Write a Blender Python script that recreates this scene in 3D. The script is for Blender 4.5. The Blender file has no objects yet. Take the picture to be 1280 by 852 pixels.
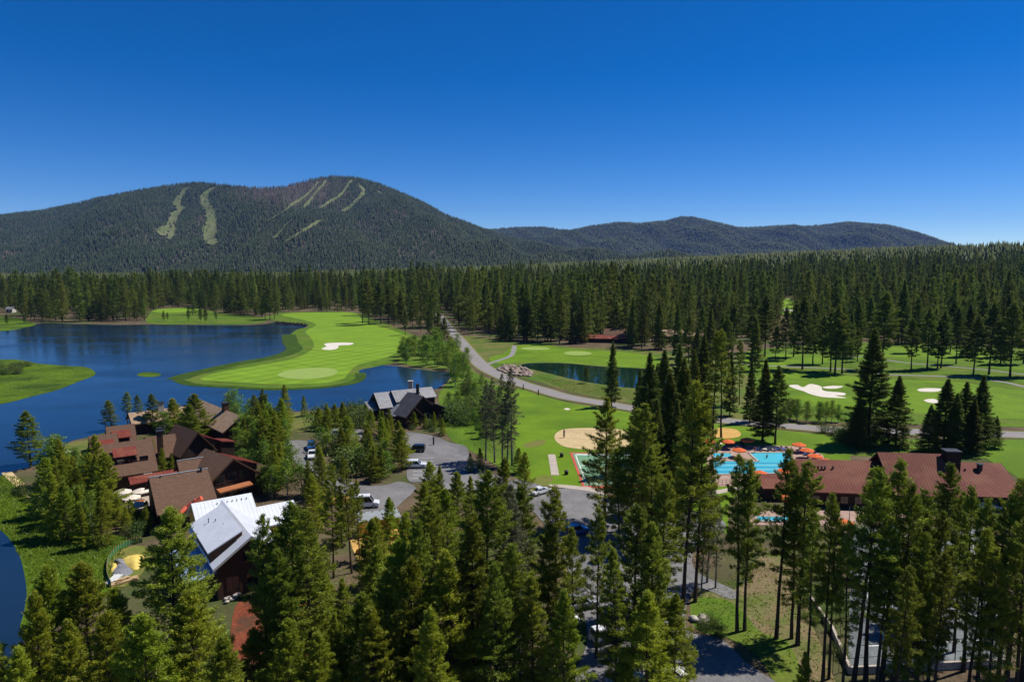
import bpy, math, random
import numpy as np
from mathutils import Vector, Matrix
from mathutils.geometry import tessellate_polygon

random.seed(7)
RNG = np.random.default_rng(7)
sc = bpy.context.scene
col = sc.collection

# ------------------------------------------------------------------ camera, sky, sun, exposure
CAM_H = 46.0
PITCH = math.radians(6.3)
FPX = 853.33                      # focal length in photo pixels (24 mm on 36 mm, 1280 px wide)
cam_d = bpy.data.cameras.new('camera'); cam = bpy.data.objects.new('camera', cam_d); col.objects.link(cam)
cam_d.lens = 24; cam_d.sensor_width = 36; cam_d.clip_end = 40000; cam_d.clip_start = 0.5
cam.location = (0, 0, CAM_H); cam.rotation_euler = (math.radians(90) - PITCH, 0, 0)
sc.camera = cam

SUN_EL = math.radians(57); SUN_AZ = math.radians(66)     # azimuth from +Y towards +X
w = bpy.data.worlds.new('World'); sc.world = w; w.use_nodes = True
nt = w.node_tree; bg = nt.nodes['Background']
sky = nt.nodes.new('ShaderNodeTexSky'); sky.sky_type = 'NISHITA'; sky.sun_disc = False
sky.sun_elevation = SUN_EL; sky.sun_rotation = SUN_AZ; sky.altitude = 2000; sky.air_density = 0.75; sky.dust_density = 0.0; sky.ozone_density = 3.0
hs = nt.nodes.new('ShaderNodeHueSaturation'); hs.inputs['Saturation'].default_value = 1.42; hs.inputs['Hue'].default_value = 0.51
nt.links.new(sky.outputs[0], hs.inputs['Color']); nt.links.new(hs.outputs[0], bg.inputs['Color'])
bg.inputs['Strength'].default_value = 0.1
sd = bpy.data.lights.new('sun', 'SUN'); sun = bpy.data.objects.new('sun', sd); col.objects.link(sun)
sd.energy = 4.8; sd.angle = math.radians(0.53); sd.color = (1.0, 0.96, 0.88)
sdir = Vector((math.sin(SUN_AZ) * math.cos(SUN_EL), math.cos(SUN_AZ) * math.cos(SUN_EL), math.sin(SUN_EL)))
sun.rotation_euler = (-sdir).to_track_quat('-Z', 'Y').to_euler(); sun.location = (100, 100, 300)
sc.view_settings.view_transform = 'Standard'; sc.view_settings.look = 'None'
sc.view_settings.exposure = 0.22; sc.view_settings.gamma = 1.0; sc.view_settings.use_curve_mapping = False
sc.cycles.max_bounces = 6; sc.cycles.transparent_max_bounces = 8; sc.cycles.volume_bounces = 0
sc.cycles.use_denoising = True

# ------------------------------------------------------------------ pixel -> place
CP, SP = math.cos(PITCH), math.sin(PITCH)
def ray(px, py):
    x = (px - 640) / FPX; u = (426 - py) / FPX
    return x, CP + SP * u, -SP + CP * u
def P(px, py, z=0.0):
    """point where the line of sight meets the level z"""
    x, y, d = ray(px, py); t = (z - CAM_H) / d
    return (x * t, y * t)
def PP(pts, z=0.0): return [P(a, b, z) for a, b in pts]

# ------------------------------------------------------------------ terrain
def sstep(t): t = np.clip(t, 0, 1); return t * t * (3 - 2 * t)
def ground_h(x, y):
    x = np.asarray(x, float); y = np.asarray(y, float)
    y0 = 640 - 200 * sstep((x - 60) / 260)
    s = sstep((y - y0) / (1650 - y0)) * .6 + np.clip((y - y0) / (1650 - y0), 0, 1) * .4
    top = np.clip(14 + 0.048 * x * np.where(x > 0, 1, .7), -9, 72)
    bump = (2.2 * np.sin(x * .011 + 1) * np.sin(y * .013) + 1.2 * np.sin(x * .031) * np.cos(y * .027 + 2)) * np.clip((y - y0) / 200, 0, 1)
    return s * top + bump
SKY1 = [(-400, 318), (-200, 298), (-60, 278), (0, 270), (60, 262), (100, 254), (130, 247), (165, 240), (200, 234), (230, 229), (250, 227), (275, 229), (300, 232), (340, 233), (360, 231),
        (380, 226), (400, 221), (420, 219), (440, 220), (455, 222), (470, 226), (500, 238), (530, 252), (560, 268), (600, 283), (640, 297), (700, 309), (760, 320), (800, 328), (900, 345), (1000, 355)]
SKY2 = [(420, 300), (560, 292), (600, 287), (650, 283), (680, 283), (710, 287), (740, 281), (770, 277), (800, 278), (830, 275), (848, 270), (862, 270), (880, 274), (900, 279), (920, 284),
        (945, 283), (970, 281), (1000, 282), (1030, 279), (1055, 277), (1080, 279), (1100, 280), (1120, 284), (1140, 290), (1160, 299), (1180, 307), (1250, 322), (1400, 335), (1700, 350)]
def mountain_h(x, y, SKY, y0, yr0, tree, wob):
    x = np.asarray(x, float); y = np.asarray(y, float)
    px = 640 + FPX * x / y
    yr = yr0 + wob * np.sin(px / 75 + .6) + wob * .5 * np.sin(px / 31)
    ys = np.interp(px, [a for a, b in SKY], [b for a, b in SKY])
    u = (426 - ys) / FPX
    hr = CAM_H + yr * (-SP + CP * u) / (CP + SP * u) - tree
    s = (y - y0) / (yr - y0)
    hb = ground_h(x, np.full_like(y, 1900.)) - 14
    f = np.where(s < 1, np.clip(s, 0, 1) ** 1.15, 1 - (s - 1) * .55)
    k = np.clip(np.minimum(s, 1 - s) * 3, 0, 1)
    sc_ = yr0 / 4200
    n = 42 * np.sin(x / (130 * sc_) + y / 900 + 1.7 * np.sin(y / 520)) + 20 * np.sin(x / (61 * sc_) - y / 260 + 2) + 8 * np.sin(x / 37 + y / 90)
    return hb + (hr - hb) * f + n * k * sc_ - np.where(s < 0, -s * 300, 0)
def m1(x, y): return mountain_h(x, y, SKY1, 2100, 4200, 15, 260)
def m2(x, y): return mountain_h(x, y, SKY2, 5000, 7400, 15, 350)
def allh(x, y): return np.maximum(ground_h(x, y), np.maximum(np.where(np.asarray(y) > 2000, m1(x, y), -999), np.where(np.asarray(y) > 4900, m2(x, y), -999)))
def hit(px, py, fn=allh, t0=300, t1=9000):
    """first terrain point along the line of sight"""
    a, b, c = ray(px, py)
    t = np.linspace(t0, t1, 6000)
    d = CAM_H + c * t - fn(a * t, b * t)
    k = np.argmax(d < 0)
    return a * t[k], b * t[k], float(fn(a * t[k], b * t[k]))

# ------------------------------------------------------------------ materials
M = {}
def nodes(name):
    m = bpy.data.materials.new(name); m.use_nodes = True; M[name] = m
    return m, m.node_tree.nodes, m.node_tree.links, m.node_tree.nodes['Principled BSDF']
def srgb(r, g, b):
    return tuple((c / 255 / 12.92 if c / 255 < .04045 else ((c / 255 + .055) / 1.055) ** 2.4) for c in (r, g, b)) + (1,)
def lin(c): return tuple(c) + (1,) if len(c) == 3 else tuple(c)
def noise(N, L, scale, detail=4, coord=None, rough=.6, stretch=None):
    n = N.new('ShaderNodeTexNoise'); n.inputs['Scale'].default_value = scale; n.inputs['Detail'].default_value = detail; n.inputs['Roughness'].default_value = rough
    if stretch:
        mp = N.new('ShaderNodeMapping'); mp.inputs['Scale'].default_value = stretch; L.new(coord, mp.inputs[0]); coord = mp.outputs[0]
    if coord is not None: L.new(coord, n.inputs['Vector'])
    return n.outputs['Fac']
def ramp(N, L, fac, stops):
    r = N.new('ShaderNodeValToRGB'); e = r.color_ramp.elements
    while len(e) < len(stops): e.new(.5)
    for k, (p, c) in enumerate(stops): e[k].position = p; e[k].color = lin(c)
    L.new(fac, r.inputs[0]); return r.outputs[0]
def mix(N, L, fac, a, b, mode='MIX'):
    m = N.new('ShaderNodeMix'); m.data_type = 'RGBA'; m.blend_type = mode
    if isinstance(fac, (int, float)): m.inputs[0].default_value = fac
    else: L.new(fac, m.inputs[0])
    for v, i in ((a, 6), (b, 7)):
        if isinstance(v, tuple): m.inputs[i].default_value = lin(v)
        else: L.new(v, m.inputs[i])
    return m.outputs[2]
def bump(N, L, h, bs, strength=.4, dist=.1):
    b = N.new('ShaderNodeBump'); b.inputs['Strength'].default_value = strength; b.inputs['Distance'].default_value = dist
    L.new(h, b.inputs['Height']); L.new(b.outputs[0], bs.inputs['Normal'])
def surf(name, c1, c2, scale=1.0, rough=.85, fine=0, bmp=0, metal=0, spec=.3, stretch=None, lo=.35, hi=.65, third=None, tscale=.05):
    m, N, L, bs = nodes(name)
    tc = N.new('ShaderNodeTexCoord').outputs['Object']
    c = ramp(N, L, noise(N, L, scale, 5, tc, .65, stretch), [(lo, c1), (hi, c2)])
    if third: c = mix(N, L, ramp(N, L, noise(N, L, tscale, 4, tc), [(.48, (0, 0, 0)), (.62, (1, 1, 1))]), c, third)
    if fine:
        c = mix(N, L, .5, c, ramp(N, L, noise(N, L, fine, 3, tc), [(.3, (.5, .5, .5)), (.7, (1.25, 1.25, 1.25))]), 'MULTIPLY')
    L.new(c, bs.inputs['Base Color']); bs.inputs['Roughness'].default_value = rough; bs.inputs['Metallic'].default_value = metal
    bs.inputs['Specular IOR Level'].default_value = spec
    if bmp: bump(N, L, noise(N, L, fine or scale * 4, 4, tc), bs, bmp, .15)
    return m
surf('ground', (.085, .062, .038), (.16, .115, .07), .12, .95, 2.2, .5, third=(.055, .085, .018), tscale=.035, spec=.1)
surf('forest_floor', (.06, .05, .03), (.10, .085, .05), .05, .95, .7, 0, third=(.05, .06, .022), tscale=.012, spec=.05)
surf('lawn', (.105, .19, .006), (.145, .245, .009), .09, .9, 3.0, .3, third=(.088, .16, .007), tscale=.03, spec=.15)
surf('rough_grass', (.060, .115, .010), (.11, .19, .014), .10, .95, 1.6, .5, third=(.125, .16, .025), tscale=.045, spec=.1)
surf('dry_meadow', (.09, .125, .02), (.17, .16, .05), .12, .95, 1.5, .5, third=(.075, .14, .015), tscale=.05, spec=.1)
surf('marsh', (.055, .095, .006), (.12, .20, .010), .12, .95, 2.0, .6, third=(.035, .07, .007), tscale=.06, spec=.1)
surf('reed_margin', (.028, .06, .006), (.055, .10, .01), .2, .95, 2.0, .6, spec=.1)
surf('green', (.24, .33, .07), (.27, .36, .085), .3, .9, 4, 0, spec=.15)
surf('dry_soil', (.17, .12, .065), (.21, .165, .085), .25, .95, 2.5, .4, third=(.11, .14, .03), tscale=.12, spec=.1)
surf('dry_patch', (.20, .17, .05), (.13, .17, .03), .5, .95, 3, .2, spec=.1)
surf('sand_white', (.62, .56, .47), (.70, .64, .55), .3, .95, 3, .3, spec=.1)
surf('sand', (.50, .37, .19), (.58, .44, .24), .4, .95, 3, .4, spec=.1)
surf('sand_orange', (.52, .31, .09), (.60, .37, .12), .4, .95, 3, .4, spec=.1)
surf('asphalt', (.17, .163, .162), (.215, .207, .204), .25, .9, 4, .15, third=(.145, .14, .14), tscale=.11, spec=.2)
surf('road', (.235, .215, .205), (.275, .25, .235), .15, .9, 4, .1, spec=.2)
surf('path', (.22, .21, .20), (.27, .26, .24), .3, .9, 4, .1, spec=.2)
surf('concrete', (.40, .34, .28), (.48, .41, .34), .6, .9, 4, .1, spec=.2)
surf('pool_deck', (.36, .235, .185), (.43, .29, .23), .7, .85, 3, .1, spec=.2)
surf('red_soil', (.16, .045, .025), (.24, .07, .035), .6, .95, 3, .5, spec=.05, third=(.10, .05, .03), tscale=.25)
surf('rock', (.30, .22, .17), (.42, .33, .27), .8, .9, 5, .4, spec=.1)
surf('pale_rock', (.42, .37, .32), (.55, .49, .43), .8, .9, 5, .4, spec=.1)
surf('court_green', (.13, .26, .14), (.15, .29, .16), .5, .8, 0, 0)
surf('court_grey', (.15, .165, .17), (.20, .215, .22), .3, .85, 3, 0, third=(.13, .14, .145), tscale=.15, spec=.1)
surf('court_red', (.42, .075, .05), (.48, .09, .06), .5, .8, 0, 0)
surf('white_paint', (.72, .72, .70), (.8, .8, .78), 2, .7)
surf('mountain', (.060, .050, .038), (.10, .078, .064), .008, .95, .05, 0, third=(.06, .065, .04), tscale=.003, spec=.05)
surf('mountain_far', (.035, .040, .028), (.055, .05, .04), .006, .95, .04, 0, spec=.05)
surf('ski_grass', (.095, .13, .04), (.165, .165, .08), .02, .95, .08, 0, spec=.05)
surf('brown_shingle', (.125, .073, .048), (.165, .098, .066), 1.2, .9, 7, .3, spec=.08, stretch=(1, 1, 4))
surf('tan_shingle', (.30, .20, .125), (.40, .28, .18), .8, .85, 6, .3, spec=.2)
surf('red_metal', (.15, .03, .02), (.20, .042, .026), .5, .65, 0, 0, spec=.2, third=(.21, .07, .04), tscale=.3)
surf('rust_roof', (.135, .036, .022), (.175, .048, .029), .35, .7, 0, 0, spec=.15, third=(.19, .066, .038), tscale=.22)
surf('white_metal', (.62, .64, .68), (.70, .72, .75), .5, .4, 0, 0, spec=.5)
surf('pale_membrane', (.25, .36, .50), (.34, .45, .58), .5, .5, 0, 0, spec=.5)
surf('silver_metal', (.16, .16, .17), (.25, .25, .265), .9, .45, 4, 0, spec=.5, stretch=(1, 1, .4))
surf('grey_roof', (.075, .072, .072), (.11, .105, .105), .8, .7, 5, .2, spec=.3)
surf('grey_metal', (.22, .24, .245), (.28, .30, .305), .35, .75, 0, 0, spec=.15)
surf('dark_timber', (.028, .016, .011), (.05, .028, .018), 1.5, .8, 8, .3, spec=.2, stretch=(1, 1, 6))
surf('brown_timber', (.07, .035, .02), (.10, .05, .03), 1.5, .8, 8, .3, spec=.2, stretch=(1, 1, 6))
surf('orange_timber', (.32, .11, .045), (.40, .15, .06), 1.5, .8, 8, .2, spec=.2)
surf('pale_trim', (.5, .47, .43), (.6, .57, .52), 1, .7)
surf('sheathing', (.60, .33, .07), (.70, .42, .10), .8, .8, 3, 0, spec=.2)
surf('lumber', (.48, .32, .15), (.60, .42, .22), 2, .8, 5, 0, spec=.2, stretch=(1, 8, 1))
surf('yellow_tarp', (.62, .46, .09), (.72, .55, .14), 1.2, .6, 0, .6, spec=.4)
surf('grey_tarp', (.16, .16, .17), (.26, .26, .27), .9, .5, 0, .6, spec=.4)
surf('orange_plastic', (.62, .10, .04), (.70, .13, .055), 2, .5, 0, .4, spec=.4)
surf('orange_canvas', (.62, .125, .04), (.68, .15, .05), 1, .85, 0, 0, spec=.1)
surf('cream_canvas', (.62, .55, .46), (.70, .62, .53), 1, .85, 0, 0, spec=.1)
surf('crimson_canvas', (.30, .02, .03), (.36, .03, .04), 1, .85, 0, 0, spec=.1)
surf('teal_canvas', (.02, .30, .30), (.03, .36, .36), 1, .85, 0, 0, spec=.1)
surf('blue_canvas', (.02, .07, .38), (.03, .09, .45), 1, .85, 0, 0, spec=.1)
surf('dark_metal', (.02, .02, .02), (.035, .033, .03), 3, .5, 0, 0, spec=.4)
surf('bark', (.055, .038, .028), (.10, .07, .05), 3, .95, 9, .6, spec=.05, stretch=(1, 1, .3))
surf('bark_grey', (.13, .115, .10), (.21, .19, .165), 3, .95, 9, .4, spec=.05, stretch=(1, 1, .3))
surf('bark_pale', (.28, .27, .23), (.42, .40, .35), 3, .9, 9, .3, spec=.05)
surf('tyre', (.015, .015, .015), (.02, .02, .02), 4, .9)
surf('rim', (.30, .30, .31), (.36, .36, .37), 4, .35, metal=.6)
surf('skin', (.42, .24, .16), (.46, .27, .18), 4, .6)
surf('red_cloth', (.45, .03, .02), (.5, .04, .03), 4, .9)
surf('dark_fabric', (.02, .025, .05), (.04, .045, .07), 4, .9)
surf('plastic_white', (.6, .6, .58), (.68, .68, .66), 4, .5)
surf('green_plastic', (.02, .14, .05), (.03, .18, .07), 4, .6)
def plain(name, c, rough=.4, metal=0, spec=.5, coat=0):
    m, N, L, bs = nodes(name)
    tc = N.new('ShaderNodeTexCoord').outputs['Object']
    L.new(ramp(N, L, noise(N, L, 6, 3, tc), [(.3, tuple(v * .93 for v in c)), (.7, c)]), bs.inputs['Base Color'])
    bs.inputs['Roughness'].default_value = rough; bs.inputs['Metallic'].default_value = metal; bs.inputs['Specular IOR Level'].default_value = spec
    bs.inputs['Coat Weight'].default_value = coat; bs.inputs['Coat Roughness'].default_value = .08
    return m
for nm, c in (('white', (.75, .75, .74)), ('black', (.012, .012, .014)), ('silver', (.42, .43, .45)), ('blue', (.02, .10, .32)), ('grey', (.12, .125, .135)), ('red', (.32, .02, .02))):
    plain('car_' + nm, c, .35, 0 if nm != 'silver' else .4, .5, .8)
plain('glass', (.012, .016, .02), .06, 0, .8)
plain('lamp_glass', (.7, .7, .68), .1)
plain('tail_red', (.35, .01, .01), .2)

def lawn_stripes():
    m, N, L, bs = nodes('fairway')
    tc = N.new('ShaderNodeTexCoord').outputs['Object']
    def wave(rot, sc_):
        mp = N.new('ShaderNodeMapping'); mp.inputs['Rotation'].default_value = (0, 0, rot); L.new(tc, mp.inputs[0])
        wv = N.new('ShaderNodeTexWave'); wv.inputs['Scale'].default_value = sc_; wv.inputs['Distortion'].default_value = 1.0; wv.inputs['Detail'].default_value = 1; wv.inputs['Detail Scale'].default_value = .3
        L.new(mp.outputs[0], wv.inputs[0])
        return ramp(N, L, wv.outputs['Fac'], [(.42, (0, 0, 0)), (.58, (1, 1, 1))])
    c = mix(N, L, wave(math.radians(28), .035), (.130, .232, .011), (.16, .268, .017))
    c = mix(N, L, wave(math.radians(-52), .035), c, mix(N, L, 1.0, c, (1.12, 1.08, 1.1), 'MULTIPLY'))
    c = mix(N, L, .4, c, ramp(N, L, noise(N, L, .06, 5, tc), [(.35, (.7, .7, .6)), (.65, (1.25, 1.2, 1.2))]), 'MULTIPLY')
    L.new(c, bs.inputs['Base Color']); bs.inputs['Roughness'].default_value = .9; bs.inputs['Specular IOR Level'].default_value = .15
lawn_stripes()
def water(name, c, rough, bs_, dist, stretch=(1, 1, 1), c2=None):
    m, N, L, bs = nodes(name)
    tc = N.new('ShaderNodeTexCoord').outputs['Object']
    if c2:
        L.new(ramp(N, L, noise(N, L, .02, 4, tc), [(.4, c), (.62, c2)]), bs.inputs['Base Color'])
    else: bs.inputs['Base Color'].default_value = lin(c)
    bs.inputs['IOR'].default_value = 1.33
    L.new(ramp(N, L, noise(N, L, .018, 4, tc, .6, (1, 2.2, 1)), [(.40, (rough * .5,) * 3), (.62, (rough * 2.8,) * 3)]), bs.inputs['Roughness'])
    bump(N, L, noise(N, L, bs_, 5, tc, .65, stretch), bs, .35, dist)
water('lake_water', (.008, .023, .050), .07, .5, .11, (1, 1.4, 1), (.012, .031, .064))
water('pond_water', (.004, .020, .013), .02, .6, .015, (1, 1, 1), (.007, .028, .018))
water('pool_water', (.05, .42, .56), .06, 1.2, .05, (1, 1, 1), (.09, .50, .62))

def foliage(name, dark, light, trans=.25, hue=.03, val=.35):
    m, N, L, bs = nodes(name)
    N.remove(bs); out = N['Material Output']
    geo = N.new('ShaderNodeNewGeometry'); oi = N.new('ShaderNodeObjectInfo')
    c = ramp(N, L, geo.outputs['Random Per Island'], [(0, dark), (1, light)])
    hv = N.new('ShaderNodeHueSaturation')
    mr = N.new('ShaderNodeMapRange'); L.new(oi.outputs['Random'], mr.inputs[0]); mr.inputs[3].default_value = .5 - hue; mr.inputs[4].default_value = .5 + hue * .3
    mv = N.new('ShaderNodeMath'); mv.operation = 'MULTIPLY_ADD'
    fr = N.new('ShaderNodeMath'); fr.operation = 'FRACT'; mm = N.new('ShaderNodeMath'); mm.operation = 'MULTIPLY'; mm.inputs[1].default_value = 7.31
    L.new(oi.outputs['Random'], mm.inputs[0]); L.new(mm.outputs[0], fr.inputs[0])
    L.new(fr.outputs[0], mv.inputs[0]); mv.inputs[1].default_value = val; mv.inputs[2].default_value = 1 - val / 2
    L.new(c, hv.inputs['Color']); L.new(mr.outputs[0], hv.inputs['Hue']); L.new(mv.outputs[0], hv.inputs['Value'])
    d = N.new('ShaderNodeBsdfDiffuse'); t = N.new('ShaderNodeBsdfTranslucent'); g = N.new('ShaderNodeBsdfGlossy'); g.inputs['Roughness'].default_value = .5
    L.new(hv.outputs[0], d.inputs[0]); L.new(hv.outputs[0], t.inputs[0]); g.inputs[0].default_value = (.5, .55, .45, 1)
    a = N.new('ShaderNodeMixShader'); a.inputs[0].default_value = trans; L.new(d.outputs[0], a.inputs[1]); L.new(t.outputs[0], a.inputs[2])
    b = N.new('ShaderNodeMixShader'); b.inputs[0].default_value = .03; L.new(a.outputs[0], b.inputs[1]); L.new(g.outputs[0], b.inputs[2])
    L.new(b.outputs[0], out.inputs['Surface'])
foliage('needles_light', (.130, .180, .010), (.370, .435, .032), .45, .025, .55)
foliage('needles_pine', (.102, .145, .012), (.305, .365, .032), .45, .025, .55)
foliage('needles_dark', (.064, .098, .014), (.180, .225, .030), .4, .03, .5)
foliage('needles_grey', (.095, .105, .050), (.20, .205, .105), .35)
foliage('needles_forest', (.062, .098, .014), (.205, .260, .036), .35, .035, .7)
foliage('needles_plain', (.034, .056, .012), (.105, .140, .026), .15, .03, .4)
foliage('needles_far', (.014, .027, .009), (.038, .058, .015), .1, .02, .4)
foliage('needles_far_shade', (.008, .018, .008), (.022, .036, .012), .1, .02, .4)  # darker copy of the far needles, with mountain fold shade in the colour
foliage('needles_burnt', (.075, .055, .048), (.13, .095, .085), .1, .02, .4)
foliage('aspen_leaf', (.085, .165, .014), (.21, .33, .030), .4)
foliage('willow_leaf', (.07, .12, .02), (.14, .20, .04), .3)
foliage('sage_leaf', (.10, .12, .07), (.17, .18, .11), .2)
foliage('reed', (.09, .17, .010), (.17, .27, .018), .5)

# ------------------------------------------------------------------ mesh helpers
class MB:
    def __init__(s): s.v = []; s.f = []
    def add(s, vs, fs):
        o = len(s.v); s.v += [tuple(p) for p in vs]; s.f += [tuple(i + o for i in f) for f in fs]; return s
    def box(s, c, d, rz=0, top=1.0, topy=None):
        """box with its base centre at c, size d, optionally tapered towards the top"""
        ca, sa = math.cos(rz), math.sin(rz); out = []
        ty = top if topy is None else topy
        for k, z in ((1, 0), (2, d[2])):
            for x, y in ((-1, -1), (1, -1), (1, 1), (-1, 1)):
                X = x * d[0] / 2 * (1 if k == 1 else top); Y = y * d[1] / 2 * (1 if k == 1 else ty)
                out.append((c[0] + X * ca - Y * sa, c[1] + X * sa + Y * ca, c[2] + z))
        return s.add(out, [(3, 2, 1, 0), (4, 5, 6, 7), (0, 1, 5, 4), (1, 2, 6, 5), (2, 3, 7, 6), (3, 0, 4, 7)])
    def tube(s, p0, p1, r0, r1, n=6, cap=True):
        p0, p1 = Vector(p0), Vector(p1); d = (p1 - p0)
        if d.length < 1e-6: return s
        d.normalize(); a = d.orthogonal().normalized(); b = d.cross(a)
        vs = [p0 + (a * math.cos(t) + b * math.sin(t)) * r0 for t in [2 * math.pi * i / n for i in range(n)]] + \
             [p1 + (a * math.cos(t) + b * math.sin(t)) * r1 for t in [2 * math.pi * i / n for i in range(n)]]
        fs = [(i, (i + 1) % n, n + (i + 1) % n, n + i) for i in range(n)]
        if cap: fs += [tuple(range(n - 1, -1, -1)), tuple(range(n, 2 * n))]
        return s.add(vs, fs)
    def prism(s, pts, z0, z1):
        n = len(pts)
        tri = tessellate_polygon([[Vector((p[0], p[1], 0)) for p in pts]])
        vs = [(p[0], p[1], z0) for p in pts] + [(p[0], p[1], z1) for p in pts]
        fs = []
        for t in tri:
            a, b, c = [Vector((pts[i][0], pts[i][1], 0)) for i in t]
            t = t if (b - a).cross(c - a).z > 0 else t[::-1]
            fs.append(tuple(i + n for i in t))
        area = sum(pts[i][0] * pts[(i + 1) % n][1] - pts[(i + 1) % n][0] * pts[i][1] for i in range(n))
        for i in range(n):
            j = (i + 1) % n
            fs.append((i, j, n + j, n + i) if area > 0 else (j, i, n + i, n + j))
        return s.add(vs, fs)
    def build(s, name, mat, parent=None, smooth=False, loc=None, rz=0):
        me = bpy.data.meshes.new(name); me.from_pydata(s.v, [], s.f); me.update()
        if smooth: me.polygons.foreach_set('use_smooth', [True] * len(me.polygons))
        return obj(name, me, mat, parent, loc, rz)
def obj(name, me, mat=None, parent=None, loc=None, rz=0):
    o = bpy.data.objects.new(name, me); col.objects.link(o)
    if mat and not me.materials: me.materials.append(M[mat])
    if parent is not None: o.parent = parent
    if loc is not None: o.location = loc
    if rz: o.rotation_euler = (0, 0, rz)
    return o
def tag(o, label=None, cat=None, group=None, kind=None):
    if label: o['label'] = label
    if cat: o['category'] = cat
    if group: o['group'] = group
    if kind: o['kind'] = kind
    return o
def empty(name, loc=(0, 0, 0), rz=0, label=None, cat=None, group=None):
    o = bpy.data.objects.new(name, None); col.objects.link(o); o.location = loc; o.rotation_euler = (0, 0, rz); o.empty_display_size = .5
    return tag(o, label, cat, group)
def np_mesh(name, verts, faces, mat, parent=None):
    verts = np.asarray(verts, np.float32); faces = np.asarray(faces, np.int32); k = faces.shape[1]
    me = bpy.data.meshes.new(name)
    me.vertices.add(len(verts)); me.vertices.foreach_set('co', verts.ravel())
    me.loops.add(faces.size); me.loops.foreach_set('vertex_index', faces.ravel())
    me.polygons.add(len(faces)); me.polygons.foreach_set('loop_start', np.arange(0, faces.size, k, dtype=np.int32)); me.polygons.foreach_set('loop_total', np.full(len(faces), k, np.int32))
    me.update(calc_edges=True)
    if mat: me.materials.append(M[mat])
    return me
def smooth_poly(pts, n=6):
    """closed Catmull-Rom curve through the points"""
    out = []; m = len(pts)
    for i in range(m):
        p0, p1, p2, p3 = [np.array(pts[(i + k) % m], float) for k in (-1, 0, 1, 2)]
        for j in range(n):
            t = j / n
            out.append(tuple(.5 * ((2 * p1) + (p2 - p0) * t + (2 * p0 - 5 * p1 + 4 * p2 - p3) * t * t + (3 * p1 - p0 - 3 * p2 + p3) * t ** 3)))
    return out
def smooth_line(pts, n=8):
    out = []; m = len(pts)
    for i in range(m - 1):
        p0, p1, p2, p3 = [np.array(pts[min(max(i + k, 0), m - 1)], float) for k in (-1, 0, 1, 2)]
        for j in range(n):
            t = j / n
            out.append(tuple(.5 * ((2 * p1) + (p2 - p0) * t + (2 * p0 - 5 * p1 + 4 * p2 - p3) * t * t + (3 * p1 - p0 - 3 * p2 + p3) * t ** 3)))
    out.append(tuple(pts[-1])); return out
def jitter(pts, a, seed=1):
    r = random.Random(seed); return [(x + r.uniform(-a, a), y + r.uniform(-a, a)) for x, y in pts]
def inside(pts, x, y):
    x = np.asarray(x, float); y = np.asarray(y, float); c = np.zeros(x.shape, bool); n = len(pts)
    for i in range(n):
        (x1, y1), (x2, y2) = pts[i], pts[i - 1]
        c ^= ((y1 > y) != (y2 > y)) & (x < (x2 - x1) * (y - y1) / ((y2 - y1) if y2 != y1 else 1e-9) + x1)
    return c
def inside1(pts, x, y):
    c = False; x2, y2 = pts[-1]
    for x1, y1 in pts:
        if (y1 > y) != (y2 > y) and x < (x2 - x1) * (y - y1) / (y2 - y1) + x1: c = not c
        x2, y2 = x1, y1
    return c
def offset_line(pts, w):
    p = np.array(pts, float); d = np.gradient(p, axis=0); d /= np.linalg.norm(d, axis=1)[:, None] + 1e-9
    n = np.stack([-d[:, 1], d[:, 0]], 1)
    w = np.asarray(w) if np.ndim(w) else np.full(len(p), w)
    return p + n * w[:, None] / 2, p - n * w[:, None] / 2
def line_poly(pts, w):
    a, b = offset_line(pts, w); return [tuple(q) for q in a] + [tuple(q) for q in b[::-1]]
def near_line(pts, x, y, d):
    x = np.asarray(x, float); y = np.asarray(y, float); best = np.full(x.shape, 1e9)
    for (x1, y1), (x2, y2) in zip(pts[:-1], pts[1:]):
        dx, dy = x2 - x1, y2 - y1; t = np.clip(((x - x1) * dx + (y - y1) * dy) / (dx * dx + dy * dy + 1e-9), 0, 1)
        best = np.minimum(best, np.hypot(x - x1 - t * dx, y - y1 - t * dy))
    return best < d

# ------------------------------------------------------------------ ground and surfaces
CLEAR = []      # polygons that no wild tree may stand in
SHEETS = 0
def sheet(name, pts, mat, z, clear=True, margin=0):
    tri = tessellate_polygon([[Vector((p[0], p[1], 0)) for p in pts]])
    fs = []
    for t in tri:
        a, b, c = [Vector((pts[i][0], pts[i][1], 0)) for i in t]
        fs.append(t if (b - a).cross(c - a).z > 0 else t[::-1])
    me = bpy.data.meshes.new(name); me.from_pydata([(p[0], p[1], z) for p in pts], [], fs); me.update()
    o = obj(name, me, mat); tag(o, kind='structure')
    if clear: CLEAR.append(pts)
    return o
# the ground: one sheet out past the mountains, finer near the camera
yy = np.concatenate([np.linspace(-300, 700, 60), np.geomspace(720, 9500, 70)])
tt = np.linspace(-1, 1, 121)
gx = np.outer(np.maximum(yy, 500) * 1.35, tt); gy = np.repeat(yy[:, None], 121, 1); gz = ground_h(gx, gy)
gv = np.stack([gx, gy, gz], -1).reshape(-1, 3)
ii = np.arange(len(yy) - 1)[:, None] * 121 + np.arange(120)[None]; gf = np.stack([ii, ii + 1, ii + 122, ii + 121], -1).reshape(-1, 4)
g = obj('ground', np_mesh('ground', gv, gf, 'ground')); tag(g, kind='structure')
g.data.polygons.foreach_set('use_smooth', [True] * len(g.data.polygons))

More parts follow.
